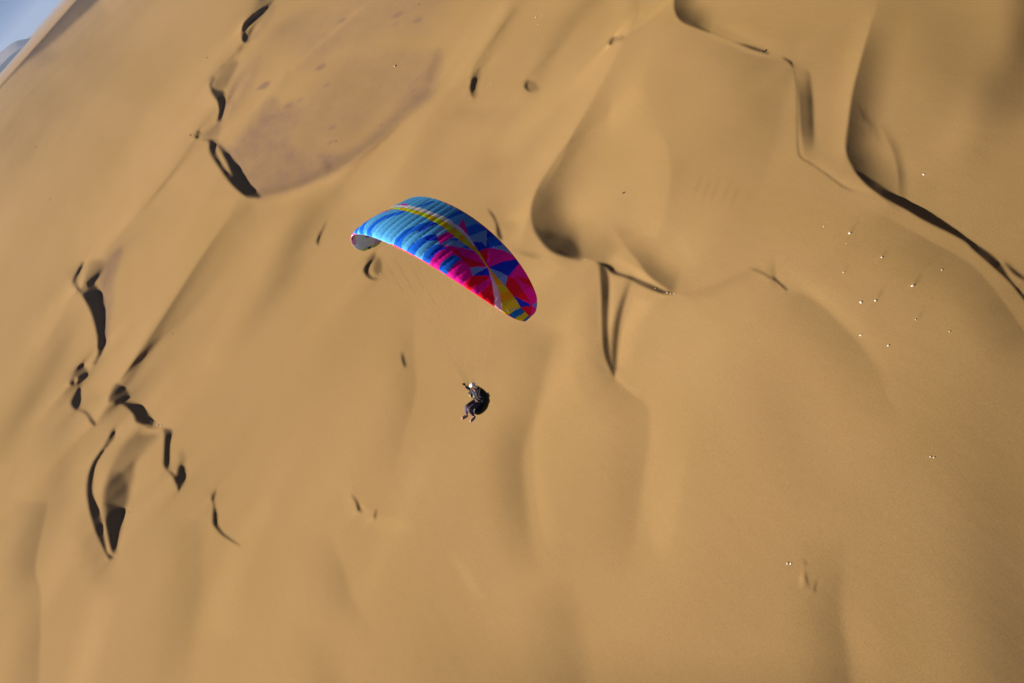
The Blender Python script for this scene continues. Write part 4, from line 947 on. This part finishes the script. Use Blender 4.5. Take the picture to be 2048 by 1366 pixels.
strip('zip', [((0, .065, .19), (0, 1, .3)), ((0, .075, .08), (0, 1, 0)), ((0, .075, -.1), (0, 1, 0))], .012, GREY, jk, .004)
strip('jacket_print', [((.05, .078, .10), (0, 1, 0)), ((.055, .085, .04), (0, 1, 0)), ((.05, .085, -.02), (0, 1, 0))], .03, GREY, jk, .004)
J = [((0, -.05, -.36), (.15, .12)), (hipR, .112), (mid(hipR, knR, .5), .098), (knR, .080), (mid(knR, anR, .45), .072), (mid(knR, anR, .93), .058),
     (hipL, .112), (mid(hipL, knL, .5), .098), (knL, .080), (mid(knL, anL, .45), .072), (mid(knL, anL, .93), .058)]
skin('trousers', J, [(0, 1), (1, 2), (2, 3), (3, 4), (4, 5), (0, 6), (6, 7), (7, 8), (8, 9), (9, 10)], TROU, person)
SHOE = mat_simple('grey shoe', (.30, .32, .34), .6, .2, 30); SOLE = mat_simple('magenta sole', (.55, .02, .10), .6)
for an, to in ((anR, toR), (anL, toL)):
    a, t = np.array(an), np.array(to); d = (t - a) / np.linalg.norm(t - a)
    heel = a - d * .05 + np.array([0, 0, -.05]); ball = a + d * .12 + np.array([0, 0, -.055]); tip = t + np.array([0, 0, -.03]) + d * .03
    sh = skin('shoe', [(tuple(a + np.array([0, 0, .02])), (.050, .050)), (tuple(a + np.array([0, 0, -.03])), (.052, .055)), (tuple(ball), (.05, .042)), (tuple(tip), (.04, .028)), (tuple(heel), (.042, .045))],
              [(0, 1), (1, 2), (2, 3), (1, 4)], SHOE, person)
    dn = np.array([0, 0, -.035])
    skin('sole', [(tuple(heel + dn), (.042, .020)), (tuple(ball + dn), (.050, .018)), (tuple(tip + dn * .7), (.042, .016))], [(0, 1), (1, 2)], SOLE, sh)
def glove(wr, fwd, side, up_, parent, curl):
    """palm with four unequal bent fingers and a thumb leaving its side"""
    w = np.array(wr, float); f = np.array(fwd, float); f /= np.linalg.norm(f); s = np.array(side, float); s -= f * s.dot(f); s /= np.linalg.norm(s); n = np.cross(f, s)
    J = [(tuple(w), .030), (tuple(w + f * .045), (.042, .026)), (tuple(w + f * .085), (.044, .024))]; E = [(0, 1), (1, 2)]
    for k, (off, ln) in enumerate(((-.033, .066), (-.011, .078), (.011, .072), (.033, .056))):
        b0 = w + f * .088 + s * off; c1_ = b0 + (f * .8 + n * curl * .5) * ln * .4; c2_ = c1_ + (f * (.8 - curl * .7) + n * curl) * ln * .35; c3 = c2_ + (f * (.6 - curl * 1.2) + n * curl) * ln * .3
        i = len(J); J += [(tuple(b0), .011), (tuple(c1_), .0105), (tuple(c2_), .0095), (tuple(c3), .0085)]; E += [(2, i), (i, i + 1), (i + 1, i + 2), (i + 2, i + 3)]
    t0 = w + f * .035 - s * .036; t1 = t0 - s * .028 + f * .022 + n * .012; t2 = t1 + f * .03 - s * .008 + n * .01
    i = len(J); J += [(tuple(t0), .014), (tuple(t1), .012), (tuple(t2), .010)]; E += [(1, i), (i, i + 1), (i + 1, i + 2)]
    return skin('glove', J, E, GLOV, parent, 1)
glove(wrR, (.0, .25, 1), (0, 1, -.2), None, person, .55)
glove(wrL, (.05, .15, 1), (0, -1, .1), None, person, .7)
# head: face features, helmet, glasses
HC = np.array((0, .005, .41))
def ball(name, c, r, mat, parent, cut=None, seg=28):
    bm = bmesh.new(); bmesh.ops.create_uvsphere(bm, u_segments=seg, v_segments=seg // 2 + 2, radius=1)
    if cut:
        dele = [v for v in bm.verts if cut(v.co)]; bmesh.ops.delete(bm, geom=dele, context='VERTS')
    for v in bm.verts: v.co = L_(np.array(c) + np.array((v.co.x * r[0], v.co.y * r[1], v.co.z * r[2])))
    return bm_obj(name, bm, mat, parent)
HELM = mat_simple('white helmet shell', (.82, .80, .76), .3, 0, 10, .5)
hm = ball('helmet', HC + np.array((0, -.012, .045)), (.091, .112, .094), HELM, person, lambda c: c.z < -.28 - .35 * (c.y < .1) * (1 if c.z < -.6 else 0) or (c.y > .35 and c.z < .02))
so = hm.modifiers.new('t', 'SOLIDIFY'); so.thickness = .012
ball('helmet_rim', HC + np.array((0, -.012, .025)), (.094, .115, .018), BLACK, hm, lambda c: abs(c.z) > .8)
ball('nose', HC + np.array((0, .080, -.035)), (.014, .022, .022), SKIN, person, None, 12)
for sd in (-1, 1):
    ball('ear', HC + np.array((sd * .068, -.005, -.03)), (.012, .022, .032), SKIN, person, None, 12)
ball('mouth', HC + np.array((0, .068, -.078)), (.024, .009, .007), mat_simple('lips', (.35, .08, .06), .6), person, None, 12)
GLS = mat_simple('dark lens', (.02, .008, .006), .15, 0, 10, .6)
gl = ball('sunglasses', HC + np.array((0, .058, -.005)), (.066, .032, .022), GLS, person, lambda c: c.y < -.1, 20)
strip('chin_strap', [((-.082, .02, .39), (-1, 0, 0)), ((-.06, .05, .31), (-1, .3, 0)), ((0, .075, .292), (0, 1, -.5)), ((.06, .05, .31), (1, .3, 0)), ((.082, .02, .39), (1, 0, 0))], .018, BLACK, hm, .005)

# ------------------------------------------------------------------ haze
zmin = float(Hx.min()) - 1.0
bm = bmesh.new(); bmesh.ops.create_cube(bm, size=1)
x0, x1, y0, y1, z0, z1 = -42000, 42000, -400, 53000, zmin, 620.0
for v in bm.verts: v.co = Vector((x0 if v.co.x < 0 else x1, y0 if v.co.y < 0 else y1, z0 if v.co.z < 0 else z1))
me = bpy.data.meshes.new('haze'); bm.to_mesh(me); bm.free()
hz = link(bpy.data.objects.new('haze', me)); tag(hz, kind='stuff', label='thin pale desert haze fading the far dunes', cat='haze')
hm_ = bpy.data.materials.new('haze air'); hm_.use_nodes = True; n = hm_.node_tree.nodes
n.remove(n['Principled BSDF']); pv = n.new('ShaderNodeVolumePrincipled')
pv.inputs['Color'].default_value = (*HAZE_COL, 1); pv.inputs['Density'].default_value = HAZE_D; pv.inputs['Anisotropy'].default_value = .2
hm_.node_tree.links.new(pv.outputs[0], n['Material Output'].inputs['Volume'])
me.materials.append(hm_)
